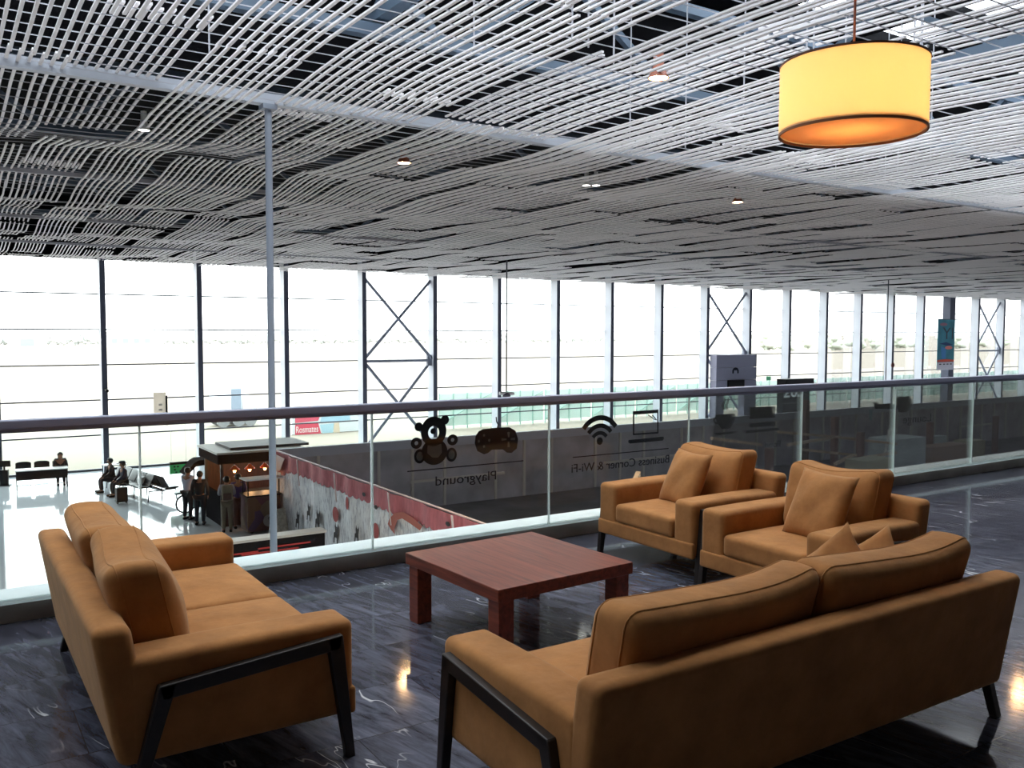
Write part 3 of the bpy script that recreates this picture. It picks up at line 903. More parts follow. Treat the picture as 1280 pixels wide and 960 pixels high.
def joints(pose, bend=0.0, arms='down'):
    """body joints, facing +y, feet at z=0"""
    J = {}
    if pose == 'stand':
        hip = 0.92
        J['pelvis'] = (0, 0, hip); J['waist'] = (0, 0.01, 1.08); J['chest'] = (0, 0.02+bend*0.3, 1.28)
        for s, n in ((-1, 'l'), (1, 'r')):
            J['hip'+n] = (s*0.09, 0, hip-0.05); J['knee'+n] = (s*0.10, 0.03, 0.49); J['ankle'+n] = (s*0.105, -0.02, 0.09); J['toe'+n] = (s*0.12, 0.13, 0.035)
    else:
        hip = 0.50
        J['pelvis'] = (0, 0, hip); J['waist'] = (0, 0.01, hip+0.16); J['chest'] = (0, 0.04+bend*0.3, hip+0.36)
        for s, n in ((-1, 'l'), (1, 'r')):
            J['hip'+n] = (s*0.09, 0.03, hip-0.01); J['knee'+n] = (s*0.11, 0.43, 0.49); J['ankle'+n] = (s*0.11, 0.40, 0.09); J['toe'+n] = (s*0.12, 0.54, 0.035)
    cx, cy, cz = J['chest']
    J['neck'] = (0, cy+0.01+bend*0.1, cz+0.19); J['head'] = (0, cy+0.025+bend*0.15, cz+0.275); J['crown'] = (0, cy+0.03+bend*0.17, cz+0.36)
    for s, n in ((-1, 'l'), (1, 'r')):
        J['sh'+n] = (s*0.175, cy, cz+0.11)
        if arms == 'down':
            J['el'+n] = (s*0.235, cy-0.01, cz-0.16); J['wr'+n] = (s*0.225, cy+0.09, cz-0.38)
        elif arms == 'front':
            J['el'+n] = (s*0.22, cy+0.10, cz-0.15); J['wr'+n] = (s*0.12, cy+0.30, cz-0.12)
        else:
            J['el'+n] = (s*0.23, cy+0.08, cz-0.14); J['wr'+n] = (s*0.13, cy+0.30, cz-0.30)
    return J

SKIN = mat('skin_tone', (150, 108, 86), 0.6)
def person(label, loc, rot, pose, shirt, trousers, hair, arms='down', bend=0.0, group=None, long_hair=False, cap=None):
    t = thing('person', label, 'person', loc, rot, group)
    J = joints(pose, bend, arms)
    V = []; E_ = []; R = []; idx = {}
    def add(k, p, r, frm=None):
        idx[k] = len(V); V.append(p); R.append(r)
        if frm: E_.append((idx[frm], idx[k]))
    add('pelvis', J['pelvis'], (0.135, 0.10)); add('waist', J['waist'], (0.12, 0.09), 'pelvis'); add('chest', J['chest'], (0.145, 0.105), 'waist')
    add('neck', J['neck'], 0.055, 'chest'); add('head', J['head'], (0.082, 0.098), 'neck'); add('crown', J['crown'], (0.07, 0.08), 'head')
    hx, hy, hz = J['head']
    add('nose', (hx, hy+0.115, hz+0.012), 0.016, 'head')
    for s, n in ((-1, 'l'), (1, 'r')):
        add('ear'+n, (s*0.088, hy, hz+0.012), 0.016, 'head')
        add('sh'+n, J['sh'+n], 0.058, 'chest'); add('el'+n, J['el'+n], 0.043, 'sh'+n); add('wr'+n, J['wr'+n], 0.028, 'el'+n)
        w = Vector(J['wr'+n]); d = (w-Vector(J['el'+n])).normalized()
        side = Vector((s, 0, 0)); 
        palm = w+d*0.055
        add('palm'+n, tuple(palm), 0.026, 'wr'+n)
        nrm = d.cross(side)
        for k, ln in ((-1.5, 0.055), (-0.5, 0.066), (0.5, 0.062), (1.5, 0.048)):
            o_ = nrm*(k*0.014)
            add('f%s%g' % (n, k), tuple(palm+d*0.03+o_), 0.009, 'palm'+n)
            add('g%s%g' % (n, k), tuple(palm+d*(0.03+ln*0.7)+o_-side*0.014), 0.008, 'f%s%g' % (n, k))
        add('th'+n, tuple(w+d*0.04+nrm*0.034), 0.010, 'palm'+n)
        add('hip'+n, J['hip'+n], 0.088, 'pelvis'); add('knee'+n, J['knee'+n], 0.058, 'hip'+n); add('ankle'+n, J['ankle'+n], 0.038, 'knee'+n); add('toe'+n, J['toe'+n], 0.034, 'ankle'+n)
    skin_mesh('body', V, E_, R, SKIN, t)
    K = ['pelvis', 'waist', 'chest', 'shl', 'ell', 'wrl', 'shr', 'elr', 'wrr']
    low = tuple(J['pelvis'][i]*0.98 if i == 2 else J['pelvis'][i] for i in range(3))
    P = [low, J['waist'], J['chest'], J['shl'], J['ell'], J['wrl'], J['shr'], J['elr'], J['wrr']]
    skin_mesh('shirt', P, [(0, 1), (1, 2), (2, 3), (3, 4), (4, 5), (2, 6), (6, 7), (7, 8)],
              [(0.165, 0.13), (0.15, 0.118), (0.172, 0.13), 0.078, 0.06, 0.043, 0.078, 0.06, 0.043], shirt, t)
    P = [J['pelvis']]+[J[a+n] for n in 'lr' for a in ('hip', 'knee', 'ankle')]
    skin_mesh('trousers', P, [(0, 1), (1, 2), (2, 3), (0, 4), (4, 5), (5, 6)], [(0.155, 0.122), 0.108, 0.076, 0.058, 0.108, 0.076, 0.058], trousers, t)
    for n in 'lr':
        a, b = Vector(J['ankle'+n]), Vector(J['toe'+n])
        MB().rbox(0.045, 0.135, 0.04, 0.03, 4, c=(a.x, (a.y+b.y)/2, 0.041)).build('shoe', M['black'], t)
    mb = MB(); mb.ball((hx, hy-0.012, hz+0.045), 0.113, 16, 10, (0.92, 1.0, 0.92))
    if long_hair: mb.ball((hx, hy-0.075, hz-0.075), 0.10, 12, 8, (0.9, 0.6, 1.35))
    # keep the face clear
    mb.v = [(x, min(y, hy+0.05+max(0, (z-hz-0.05))*0.4), z) for x, y, z in mb.v]
    mb.build('hair', hair, t, angle=80)
    if cap:
        cb = MB(); cb.lathe([(0.122, 0.07), (0.118, 0.11), (0.09, 0.15), (0.03, 0.165), (0.004, 0.166)], c=(hx, hy, hz-0.005), n=20)
        cb.prism([(-0.085, hy+0.10), (0.085, hy+0.10), (0.06, hy+0.20), (-0.06, hy+0.20)], hz+0.062, hz+0.075, 'z')
        cb.build('cap', cap, t)
    return t
HAIR = mat('dark_hair', (28, 24, 24), 0.5)
C_ = lambda n, rgb: mat(n, rgb, 0.8)
cl_dark = C_('dark_cloth', (34, 34, 42)); cl_navy = C_('navy_cloth', (38, 42, 66)); cl_pale = C_('pale_shirt_cloth', (172, 176, 196)); cl_khaki = C_('khaki_cloth', (122, 112, 94))
cl_grey = C_('grey_cloth', (150, 148, 158)); cl_purple = C_('purple_cloth', (72, 60, 110)); cl_brown = C_('brown_cloth', (92, 66, 60)); cl_olive = C_('olive_cloth', (96, 96, 62))

# table with chairs and a seated person by the facade
tc = Vector((3.40, 38.35, ZL)); ta = math.radians(-4)
t = thing('folding_table', 'long white-topped folding table with dark skirt by the facade at far left', 'table', tc, ta)
MB().box((-0.90, -0.33, 0.70), (0.90, 0.33, 0.735)).build('tabletop', M['white'], t, bevel=0.004)
MB().box((-0.88, -0.30, 0.36), (0.88, -0.275, 0.70)).build('front_skirt', M['black'], t)
for sx in (-1, 1):
    for sy in (-1, 1):
        MB().tube([(sx*0.86, sy*0.29, 0), (sx*0.86, sy*0.29, 0.70)], 0.02, 8).build('leg', M['black'], t)
def visitor_chair(label, loc, rot):
    c = thing('visitor_chair', label, 'chair', loc, rot, 'black visitor chairs at the white table')
    MB().rbox(0.24, 0.22, 0.035, 0.03, 5, c=(0, 0, 0.45)).build('seat', M['black_seat'], c)
    def bd(x, y, z): return (x, y+0.10*(1-(x/0.26)**2)*0 - 0.35*(x*x) - 0.10*(z+0.2), z - (0.05*(x/0.26)**4 if z > 0 else 0))
    MB().rbox(0.27, 0.025, 0.19, 0.025, 8, lambda x, y, z: (x, y+0.55*x*x-0.12*(z+0.19), z-(0.05*(x/0.27)**4 if z > 0 else 0)), c=(0, -0.24, 0.74)).build('backrest', M['black_seat'], c)
    for s in (-1, 1):
        MB().tube([(s*0.23, -0.22, 0.70), (s*0.24, -0.20, 0.45), (s*0.24, 0.24, 0.43), (s*0.24, 0.22, 0.02), (s*0.24, -0.24, 0.014)], 0.012, 8).build('leg', M['chrome'], c)
    MB().tube([(-0.24, -0.24, 0.014), (0.24, -0.24, 0.014)], 0.012, 8).build('rear_bar', M['chrome'], c)
    MB().tube([(-0.24, 0.22, 0.30), (0.24, 0.22, 0.30)], 0.010, 8).build('front_bar', M['chrome'], c)
    return c
rz = Matrix.Rotation(ta, 3, 'Z')
def tp(x, y): v = rz @ Vector((x, y, 0)); return (tc.x+v.x, tc.y+v.y, ZL)
visitor_chair('empty black chair behind the left end of the white table', tp(-0.62, 0.56), ta+PI)
visitor_chair('empty black chair behind the middle of the white table', tp(0.02, 0.56), ta+PI)
visitor_chair('black chair under the seated person behind the white table', tp(0.66, 0.56), ta+PI)
person('person in dark clothes with dark hair sitting behind the white table at far left', tp(0.66, 0.60), ta+PI, 'sit', cl_dark, cl_dark, HAIR, 'table', 0.25, long_hair=True)
# black reading stand at the far left edge
p = at(6, 607, Z=ZL)
t = thing('display_stand', 'black display stand on the pale floor at the far left edge', 'stand', (p.x, p.y, ZL), -0.3)
MB().box((-0.14, -0.10, 0.03), (0.14, 0.10, 0.62)).build('pedestal', M['black'], t, bevel=0.01)
MB().box((-0.22, -0.16, 0), (0.22, 0.16, 0.03)).build('foot', M['black'], t)
MB().box((-0.03, -0.02, 0.62), (0.03, 0.02, 0.74)).build('neck', M['black'], t)
MB().box((-0.28, -0.025, 0.74), (0.22, 0.025, 0.98)).build('screen', M['black'], t, bevel=0.006)

# back to back waiting bench
bdir = Vector((5.95, 37.0, 0))-Vector((6.75, 33.0, 0)); bl = bdir.length; ba = math.atan2(bdir.y, bdir.x)
bo = (Vector((5.95, 37.0, 0))+Vector((6.75, 33.0, 0)))/2
t = thing('waiting_bench', 'long black back-to-back waiting bench on metal legs, two people sitting on it', 'bench', (bo.x, bo.y, ZL), ba)
MB().box((-bl/2, -0.05, 0.33), (bl/2, 0.05, 0.40)).build('beam', M['chrome'], t)
ns = 6
for i in range(ns):
    xx = -bl/2+bl*(i+0.5)/ns; w = bl/ns/2-0.02
    for s in (-1, 1):
        if i == 0 and s == 1: continue
        MB().rbox(w, 0.24, 0.03, 0.02, 4, c=(xx, s*0.34, 0.43)).build('seat', M['black_seat'], t)
        if i > 0 or s < 0:
            MB().rbox(w, 0.02, 0.20, 0.018, 4, lambda x, y, z, s=s: (x, y-s*0.10*z/0.2, z), c=(xx, s*0.10, 0.66)).build('backrest', M['black_seat'], t)
for xx in (-bl/2+0.08, -0.7, 0.7, bl/2-0.08):
    MB().tube([(xx, -0.52, 0.0), (xx, -0.48, 0.38), (xx, 0.48, 0.38), (xx, 0.52, 0.0)], 0.022, 8).build('leg', M['transom'], t)
person('person in dark clothes sitting on the far part of the waiting bench', (5.55, 36.0, ZL), math.radians(95), 'sit', cl_dark, cl_dark, HAIR, 'table', 0.05)
person('person in a dark jacket and cap sitting on the waiting bench nearer the suitcase', (5.78, 34.9, ZL), math.radians(100), 'sit', cl_navy, cl_dark, HAIR, 'table', 0.0, cap=cl_dark)
p = at(152, 629, Z=ZL)
t = thing('suitcase', 'small black upright suitcase on the pale floor in front of the waiting bench', 'suitcase', (p.x, p.y, ZL), 0.2)
MB().rbox(0.19, 0.12, 0.26, 0.04, 6, c=(0, 0, 0.31)).build('shell', M['black'], t)
for s in (-1, 1):
    MB().tube([(s*0.15, -0.06, 0.035), (s*0.15, 0.06, 0.035)], 0.035, 10).build('wheel', M['black_seat'], t)
MB().tube([(-0.09, 0.06, 0.57), (-0.09, 0.06, 0.72), (0.09, 0.06, 0.72), (0.09, 0.06, 0.57)], 0.012, 6).build('handle', M['black'], t)
t = thing('handbag', 'pale handbag lying on a seat of the waiting bench', 'bag', (6.28, 34.3, ZL+0.465), 0.4)
MB().rbox(0.17, 0.09, 0.13, 0.05, 5, c=(0, 0, 0.13)).build('pouch', M['white'], t)
MB().tube([(-0.1, 0, 0.25), (-0.07, 0, 0.38), (0.07, 0, 0.38), (0.1, 0, 0.25)], 0.012, 6).build('strap', M['black'], t)
p = at(143, 600, Z=ZL)
t = thing('side_table', 'small pale side table at the far end of the waiting bench', 'table', (p.x, p.y, ZL), 0.1)
MB().box((-0.42, -0.25, 0.62), (0.42, 0.25, 0.66)).build('tabletop', M['white'], t, bevel=0.004)
for sx in (-1, 1):
    for sy in (-1, 1): MB().tube([(sx*0.38, sy*0.21, 0), (sx*0.38, sy*0.21, 0.62)], 0.018, 8).build('leg', M['transom'], t)

# signs hanging in the hall
def hang(t, xs, y, z0, z1, nm='cable'):
    for x in xs: MB().tube([(x, y, z0), (x, y, z1)], 0.004, 5).build(nm, M['wire'], t)
a, b_ = at(212, 578, Y=34), at(235, 591, Y=34)
w = b_.x-a.x; h = a.z-b_.z
t = thing('hanging_sign', 'green hanging sign with a dark top band and an arrow, near the bench', 'sign', ((a.x+b_.x)/2, 34, b_.z))
MB().box((-w/2, -0.03, 0), (w/2, 0.03, h*0.78)).build('sign_board', mat('sign_green', (66, 214, 120), 0.5), t)
MB().box((-w/2, -0.032, h*0.78), (w/2, 0.032, h)).build('top_band', M['black'], t)
sg = mat('sign_symbol_dark', (30, 70, 46), 0.6); sr = mat('sign_arrow_rust', (150, 90, 50), 0.6)
fp = lambda u, v, n: Vector((u, -0.033+n, v))
flat_shape('arrow', [[(0.10, 0.19), (0.20, 0.19), (0.20, 0.13), (0.28, 0.21), (0.20, 0.29), (0.20, 0.23), (0.10, 0.23)]], sr, t, fp)
for u, v in ((-0.16, 0.27), (-0.04, 0.27), (-0.15, 0.16), (-0.10, 0.06)):
    flat_shape('symbol', [rrect(u-0.035, v-0.03, u+0.035, v+0.03, 0.012)], sg, t, fp)
hang(t, (-w*0.4, w*0.4), 0, h, ZC-b_.z)
a, b_ = at(192, 491, Y=36), at(208, 530, Y=36)
mb_, ntb, bb, ob = base_mat('pale_board_plastic')
bb.inputs['Base Color'].default_value = lin((228, 222, 214)); trb = ntb.nodes.new('ShaderNodeBsdfTranslucent'); trb.inputs['Color'].default_value = lin((232, 226, 216))
mxb = ntb.nodes.new('ShaderNodeMixShader'); mxb.inputs['Fac'].default_value = 0.6
ntb.links.new(bb.outputs[0], mxb.inputs[1]); ntb.links.new(trb.outputs[0], mxb.inputs[2]); ntb.links.new(mxb.outputs[0], ob.inputs['Surface'])
t = thing('hanging_board', 'pale hanging board with a dark edge, above the handrail at left', 'sign', ((a.x+b_.x)/2, 36, b_.z), math.radians(-8))
w = b_.x-a.x; h = a.z-b_.z
MB().box((-w/2, -0.05, 0), (w/2-0.02, 0.05, h)).build('sign_board', mb_, t)
MB().box((w/2-0.02, -0.06, -0.04), (w/2+0.05, 0.06, h-0.12)).build('dark_edge', M['black'], t)
for v in (0.30, 0.46, 0.62):
    flat_shape('symbol', [rrect(-0.05, v*h-0.04, 0.08, v*h+0.04, 0.01)], mat('board_print', (190, 186, 180), 0.6), t, lambda u, v2, n: Vector((u, -0.051+n, v2)))
hang(t, (-w*0.4, w*0.4), 0, h, ZC-b_.z)
# dome cameras hanging on rods
def hung_camera(px, py, Y, ptop, label):
    p = at(px, py, Y=Y)
    t = thing('hanging_camera', label, 'camera', (p.x, Y, p.z), group='cameras hung on rods from the ceiling')
    MB().tube([(0, 0, 0.05), (0, 0, ZC-p.z)], 0.028, 8).build('drop_rod', M['transom'], t)
    MB().ball((0, 0, -0.10), 0.17, 14, 10, (1, 1, 0.85)).build('dome', M['decal_grey'], t)
    MB().tube([(0, 0, 0), (0.32, -0.05, -0.02)], 0.07, 8).build('camera_body', M['white'], t)
    MB().tube([(0, 0, 0.0), (-0.30, 0.05, 0.02)], 0.07, 8).build('camera_body', M['white'], t)
hung_camera(633, 492, 30.1, 325, 'security camera on a thin rod hanging above the controller decal')
hung_camera(1107, 478, 29.4, 350, 'security camera on a thin rod hanging above the lounge seat decal')
p = at(131, 487, Y=YF)
t = thing('column_camera', 'small dark security camera on the leftmost facade column', 'camera', (p.x+0.03, YF, p.z))
MB().box((-0.05, -0.06, -0.06), (0.05, 0.0, 0.06)).build('bracket', M['black'], t)
MB().tube([(0, -0.05, 0), (0.02, -0.30, -0.04)], 0.07, 10).build('camera_body', M['black'], t)
p = at(1125, 456, Y=YF)
t = thing('fire_bell', 'small dark alarm bell on a facade column right of the hung camera', 'alarm', (colx(14), YF, p.z))
MB().lathe([(0.02, 0), (0.18, 0.0), (0.20, 0.06), (0.12, 0.12), (0.01, 0.13)], n=16).build('bell', mat('alarm_dark_red', (90, 40, 40), 0.5), t)
t.rotation_euler = (PI/2, 0, 0)

# kiosk beside the hoarding
kx0, kx1, ky0, ky1 = 7.25, 9.9, 27.3, 29.6
t = thing('food_kiosk', 'dark roofed brown food kiosk with three glowing bulbs beside the printed cloth', 'kiosk', (kx0, ky0, ZL))
W_ = kx1-kx0; D_ = ky1-ky0
M['matte_dark'] = mat('matte_dark_paint', (30, 27, 29), 0.95, spec=0.02)
M['kiosk_wood'] = wood_mat('kiosk_wood', (46, 26, 20), (88, 48, 32), 0.6, axis=(10, 10, 1))
MB().box((0.10, 0.30, 0), (W_, 0.36, 1.02)).build('counter_front', M['kiosk_wood'], t)
MB().box((0.06, 0.22, 1.02), (W_, 0.62, 1.07)).build('counter_top', M['black'], t)
MB().box((0.10, D_-0.08, 0), (W_, D_, 2.1)).build('rear_panel', M['kiosk_wood'], t)
MB().box((0.10, 0.36, 0), (0.16, D_-0.08, 1.02)).build('side_panel', M['matte_dark'], t)
for yy in (0.30, D_-0.14):
    MB().box((0.08, yy, 0), (0.16, yy+0.08, 2.1)).build('corner_post', M['frame_wood'], t)
MB().box((-0.08, -0.02, 2.0), (W_, 0.06, 2.3)).build('fascia', M['matte_dark'], t)
MB().box((-0.08, 0.06, 2.0), (-0.0, D_, 2.3)).build('fascia', M['matte_dark'], t)
MB().box((-0.12, -0.06, 2.3), (W_, D_+0.05, 2.36)).build('roof_slab', mat('kiosk_roof_grey', (206, 202, 196), 0.6), t)
MB().box((0.4, 0.4, 2.36), (W_+0.3, D_-0.2, 2.44)).build('roof_slab', mat('kiosk_roof_dark', (70, 70, 74), 0.6), t)
M['filament'] = emit_mat('filament_glow', (1.0, 0.42, 0.14), 9)
M['amber'] = mat('amber_glass', (180, 80, 40), 0.2)
for px in (293, 312, 331):
    q = at(px, 580, Y=ky0+0.5); u = q.x-kx0
    lp = MB().tube([(u, 0.5, 1.84), (u, 0.5, 2.0)], 0.012, 6).build('pendant_cord', M['black'], t)
    MB().lathe([(0.02, 0.20), (0.05, 0.16), (0.055, 0.08), (0.03, 0.0), (0.004, -0.005)], c=(u, 0.5, 1.64), n=14).build('bulb', M['filament'], lp)
    MB().lathe([(0.03, 0.24), (0.06, 0.20), (0.16, 0.10), (0.165, 0.09), (0.05, 0.19)], c=(u, 0.5, 1.64), n=16).build('lamp_shade', M['amber'], lp)
    l = bpy.data.lights.new('kiosk_bulb', 'POINT'); l.energy = 7; l.color = (1.0, 0.5, 0.2); l.shadow_soft_size = 0.06
    lo = bpy.data.objects.new('kiosk_bulb', l); COL.objects.link(lo); lo.location = (q.x, ky0+0.42, ZL+1.55)
# serving cart with printed front and a white canopy in front of the kiosk
m, nt, b, out = base_mat('printed_front')
tcn = nt.nodes.new('ShaderNodeTexCoord'); vo = nt.nodes.new('ShaderNodeTexVoronoi'); vo.inputs['Scale'].default_value = 2.6
nt.links.new(tcn.outputs['Object'], vo.inputs['Vector'])
r = nt.nodes.new('ShaderNodeValToRGB'); r.color_ramp.interpolation = 'CONSTANT'
for i, (pos, cc) in enumerate(((0.0, (96, 66, 60)), (0.25, (108, 76, 54)), (0.5, (84, 60, 84)), (0.68, (112, 92, 74)), (0.85, (100, 56, 66)))):
    if i < 2: e = r.color_ramp.elements[i]; e.position = pos
    else: e = r.color_ramp.elements.new(pos)
    e.color = lin(cc)
sep = nt.nodes.new('ShaderNodeSeparateColor'); nt.links.new(vo.outputs['Color'], sep.inputs[0]); nt.links.new(sep.outputs[0], r.inputs['Fac']); nt.links.new(r.outputs['Color'], b.inputs['Base Color']); b.inputs['Roughness'].default_value = 0.6
t = thing('serving_cart', 'serving cart with a printed brown front and slanted white canopy before the kiosk', 'cart', (7.72, 26.15, ZL))
MB().box((0, 0, 0.06), (1.0, 0.72, 1.12)).build('cart_body', m, t, bevel=0.01)
MB().box((-0.03, -0.03, 1.12), (1.03, 0.75, 1.16)).build('counter_top', M['black'], t)
MB().prism([(-0.10, 1.62), (0.62, 1.60), (0.62, 1.64), (-0.10, 1.66)], -0.06, 1.05).build('canopy', M['white'], t)
for sx in (0.03, 0.97):
    MB().bar((sx, 0.05, 1.16), (sx, 0.05, 1.62), 0.03).build('canopy_post', M['black'], t); MB().bar((sx, 0.58, 1.16), (sx, 0.58, 1.60), 0.03).build('canopy_post', M['black'], t)
dp = lambda u, v, n: Vector((u, -0.003+n, v))
flat_shape('round_emblem', [circ(0.62, 0.36, 0.16, 0.18)], mat('emblem_pale', (150, 146, 146), 0.6), t, dp)
flat_shape('round_emblem', [circ(0.66, 0.42, 0.05, 0.06)], M['black'], t, dp)
for sx in (0.15, 0.85):
    MB().tube([(sx, 0.1, 0.06), (sx, 0.2, 0.06)], 0.06, 12).build('wheel', M['black'], t)
p = at(334, 668, Z=ZL)
t = thing('menu_board', 'small pale folding menu board on the floor beside the thin post', 'sign', (p.x+0.25, p.y-0.3, ZL), 0.25)
MB().prism([(-0.22, 0), (-0.19, 0), (0.0, 0.80), (-0.03, 0.80)], -0.22, 0.22).build('front_panel', mat('menu_pale', (176, 172, 160), 0.6, noise=0.3, nscale=12), t)
MB().prism([(0.22, 0), (0.19, 0), (-0.03, 0.80), (0.0, 0.80)], -0.22, 0.22).build('rear_panel', M['white'], t)
# covered teal vending tricycle
t = thing('vending_tricycle', 'teal vending tricycle under a dark canopy left of the queue', 'cart', (7.42, 30.35, ZL), math.radians(178))
M['teal'] = mat('teal_paint', (40, 84, 92), 0.4)
MB().rbox(0.50, 0.38, 0.40, 0.06, 5, c=(-0.15, 0, 0.62)).build('box_body', M['teal'], t)
def wheel(px, py, r):
    mb = MB(); pts = [(px+r*math.cos(2*PI*k/20), py, r+0.02+r*math.sin(2*PI*k/20)) for k in range(21)]
    w_ = mb.tube(pts, 0.028, 8, cap=False).build('wheel', M['black'], t)
    mb = MB()
    for k in range(8): mb.tube([(px, py, r+0.02), (px+r*math.cos(2*PI*k/8), py, r+0.02+r*math.sin(2*PI*k/8))], 0.006, 5)
    mb.lathe([(0.03, -0.03), (0.03, 0.03)], c=(px, py, r+0.02), n=8); mb.build('spoke', M['chrome'], w_)
wheel(0.52, 0.0, 0.30); wheel(-0.25, -0.42, 0.30); wheel(-0.25, 0.42, 0.30)
MB().prism([(0.38, 0.70), (0.86, 0.66), (0.84, 0.72), (0.40, 0.78)], -0.14, 0.14, 'y').build('mudguard', M['teal'], t)
MB().tube([(0.52, 0, 0.32), (0.46, 0, 0.95), (0.40, -0.25, 1.0)], 0.018, 6).build('handlebar', M['black'], t)
for sx in (-0.45, 0.3):
    for sy in (-0.34, 0.34): MB().tube([(sx, sy, 0.85), (sx, sy, 1.68)], 0.02, 6).build('canopy_post', M['black'], t)
MB().prism([(0.62, 1.36), (0.30, 1.72), (0.15, 1.80), (-0.52, 1.80), (-0.55, 1.68), (0.24, 1.60), (0.56, 1.28)], -0.42, 0.42, 'y').build('canopy', M['matte_dark'], t)
person('person in a pale shirt and dark trousers standing in front of the tricycle canopy', (6.72, 29.3, ZL), math.radians(-50), 'stand', cl_pale, cl_dark, HAIR, 'front')
person('person in dark coat and dark trousers standing in the queue before the kiosk', (6.86, 28.3, ZL), math.radians(-25), 'stand', cl_dark, cl_dark, HAIR, 'down')
q1 = person('person with a brown backpack, grey shirt and khaki trousers before the kiosk', (7.30, 26.85, ZL), math.radians(-15), 'stand', cl_grey, cl_khaki, HAIR, 'front')
person('person in a purple top standing at the kiosk counter', (7.74, 27.16, ZL), math.radians(-5), 'stand', cl_purple, cl_brown, HAIR, 'front')
t = thing('backpack', 'tan backpack worn by the person in a grey shirt before the kiosk', 'backpack', (7.25, 26.60, ZL+1.0), math.radians(-15))
MB().rbox(0.16, 0.09, 0.24, 0.07, 6, c=(0, 0, 0.24)).build('pack', cl_khaki, t)
MB().rbox(0.12, 0.03, 0.10, 0.025, 4, c=(0, -0.10, 0.14)).build('pocket', cl_brown, t)
# low black counter with red light strips nearer to us
t = thing('black_counter', 'low black counter with white top edge and red light strips below the balustrade', 'counter', (4.5, 20.85, ZL))
MB().box((0, 0.03, 0), (3.58, 0.40, 1.05)).build('counter_body', M['black'], t)
MB().box((-0.03, 0.0, 1.05), (3.62, 0.43, 1.11)).build('counter_top', M['white'], t, bevel=0.004)
red = emit_mat('red_light_strip', (0.75, 0.06, 0.05), 0.16)
for zz, xa, xb in ((0.84, 1.9, 3.2), (0.74, 1.5, 2.9), (0.78, 0.2, 1.9)):
    MB().box((xa, 0.015, zz), (xb, 0.03, zz+0.035)).build('light_strip', red, t)

# ------------------------------------------------------------------ hoarding round the building site
ZW = -2.12
hb = MB().box((8.95, 27.0, ZL), (110, 27.12, ZW-0.30)).build('wall_hoarding', M['dark_wall'], smooth=False); struct(hb)
MB().box((8.85, 26.97, ZW-0.30), (110, 27.16, ZW)).build('coping_board', M['dark_wall2'], hb, smooth=False)
x = 10.2; k = 0
while x < 60:
    MB().box((x, 26.93, ZL), (x+0.09, 27.0, ZW-0.30)).build('stud', M['stud'], hb, smooth=False); x += 1.25 if k % 3 else 2.1; k += 1
for xa in (13.5, 22.0, 33.0, 47.0):
    MB().box((xa, 26.9, ZL+0.9), (xa+3.8, 27.0, ZL+0.98)).build('ledger_board', M['stud'], hb, smooth=False)
# printed cloth on the side facing the kiosk
fr = thing('printed_cloth_screen', 'white printed cloth screen with a scalloped red top border beside the kiosk', 'cloth screen', (8.85, 20.0, ZL))
Lc0, Lc1 = -6.0, 6.9
H_c = ZW-ZL
m, nt, b, out = base_mat('printed_cloth')
tcn = nt.nodes.new('ShaderNodeTexCoord'); mp = nt.nodes.new('ShaderNodeMapping'); mp.inputs['Scale'].default_value = (1, 5, 1.2)
nt.links.new(tcn.outputs['Object'], mp.inputs['Vector']); nn = nt.nodes.new('ShaderNodeTexNoise'); nn.inputs['Scale'].default_value = 3; nn.inputs['Detail'].default_value = 8; nn.inputs['Roughness'].default_value = 0.7
nt.links.new(mp.outputs[0], nn.inputs['Vector']); r = nt.nodes.new('ShaderNodeValToRGB')
r.color_ramp.elements[0].position = 0.34; r.color_ramp.elements[0].color = lin((150, 154, 172)); r.color_ramp.elements[1].position = 0.52; r.color_ramp.elements[1].color = lin((236, 238, 244))
nt.links.new(nn.outputs['Fac'], r.inputs['Fac']); nt.links.new(r.outputs['Color'], b.inputs['Base Color']); b.inputs['Roughness'].default_value = 0.8
def cx_(y, z): return -0.05 + 0.035*math.sin(y*2.9+1.3*z) + 0.022*math.sin(y*7.3-z*0.8)
def sheet(y0, y1, zlo, zhi, ny, nz, off):
    mb = MB(); vs = []; fs = []
    for side in (0, 1):
        o = len(vs)
        for i in range(ny+1):
            y = y0+(y1-y0)*i/ny
            a, b2 = zlo(y), zhi(y)
            for j in range(nz+1):
                z = a+(b2-a)*j/nz
                vs.append((cx_(y, z)+off-0.012*side, y, z))
        for i in range(ny):
            for j in range(nz):
                q = o+i*(nz+1)+j; f = (q, q+1, q+nz+2, q+nz+1); fs.append(f if side else f[::-1])
    S = (ny+1)*(nz+1)
    for i in range(ny):
        for j in (0, nz):
            q = i*(nz+1)+j; fs.append((q, q+nz+1, q+nz+1+S, q+S))
    for j in range(nz):
        for i in (0, ny):
            q = i*(nz+1)+j; fs.append((q, q+1, q+1+S, q+S))
    return mb.add(vs, fs)
sheet(Lc0, Lc1, lambda y: 0.05, lambda y: H_c-0.05, 150, 10, 0.0).build('cloth', m, fr, angle=80)
def scal(y): return H_c-0.42-0.07*abs(math.sin(y*PI/0.32)) - (0.22*math.exp(-((y-6.2)/0.55)**2))
M['red_cloth'] = mat('dusty_red_cloth', (178, 100, 110), 0.8, noise=0.2, nscale=4, stretch=(1, 3, 1))
sheet(Lc0, Lc1, scal, lambda y: H_c-0.02, 480, 4, -0.03).build('red_border', M['red_cloth'], fr, angle=80)
MB().tube([(-0.03, Lc0, H_c), (-0.03, Lc1, H_c)], 0.022, 8).build('top_pole', mat('pole_pale_pink', (214, 190, 190), 0.5), fr)
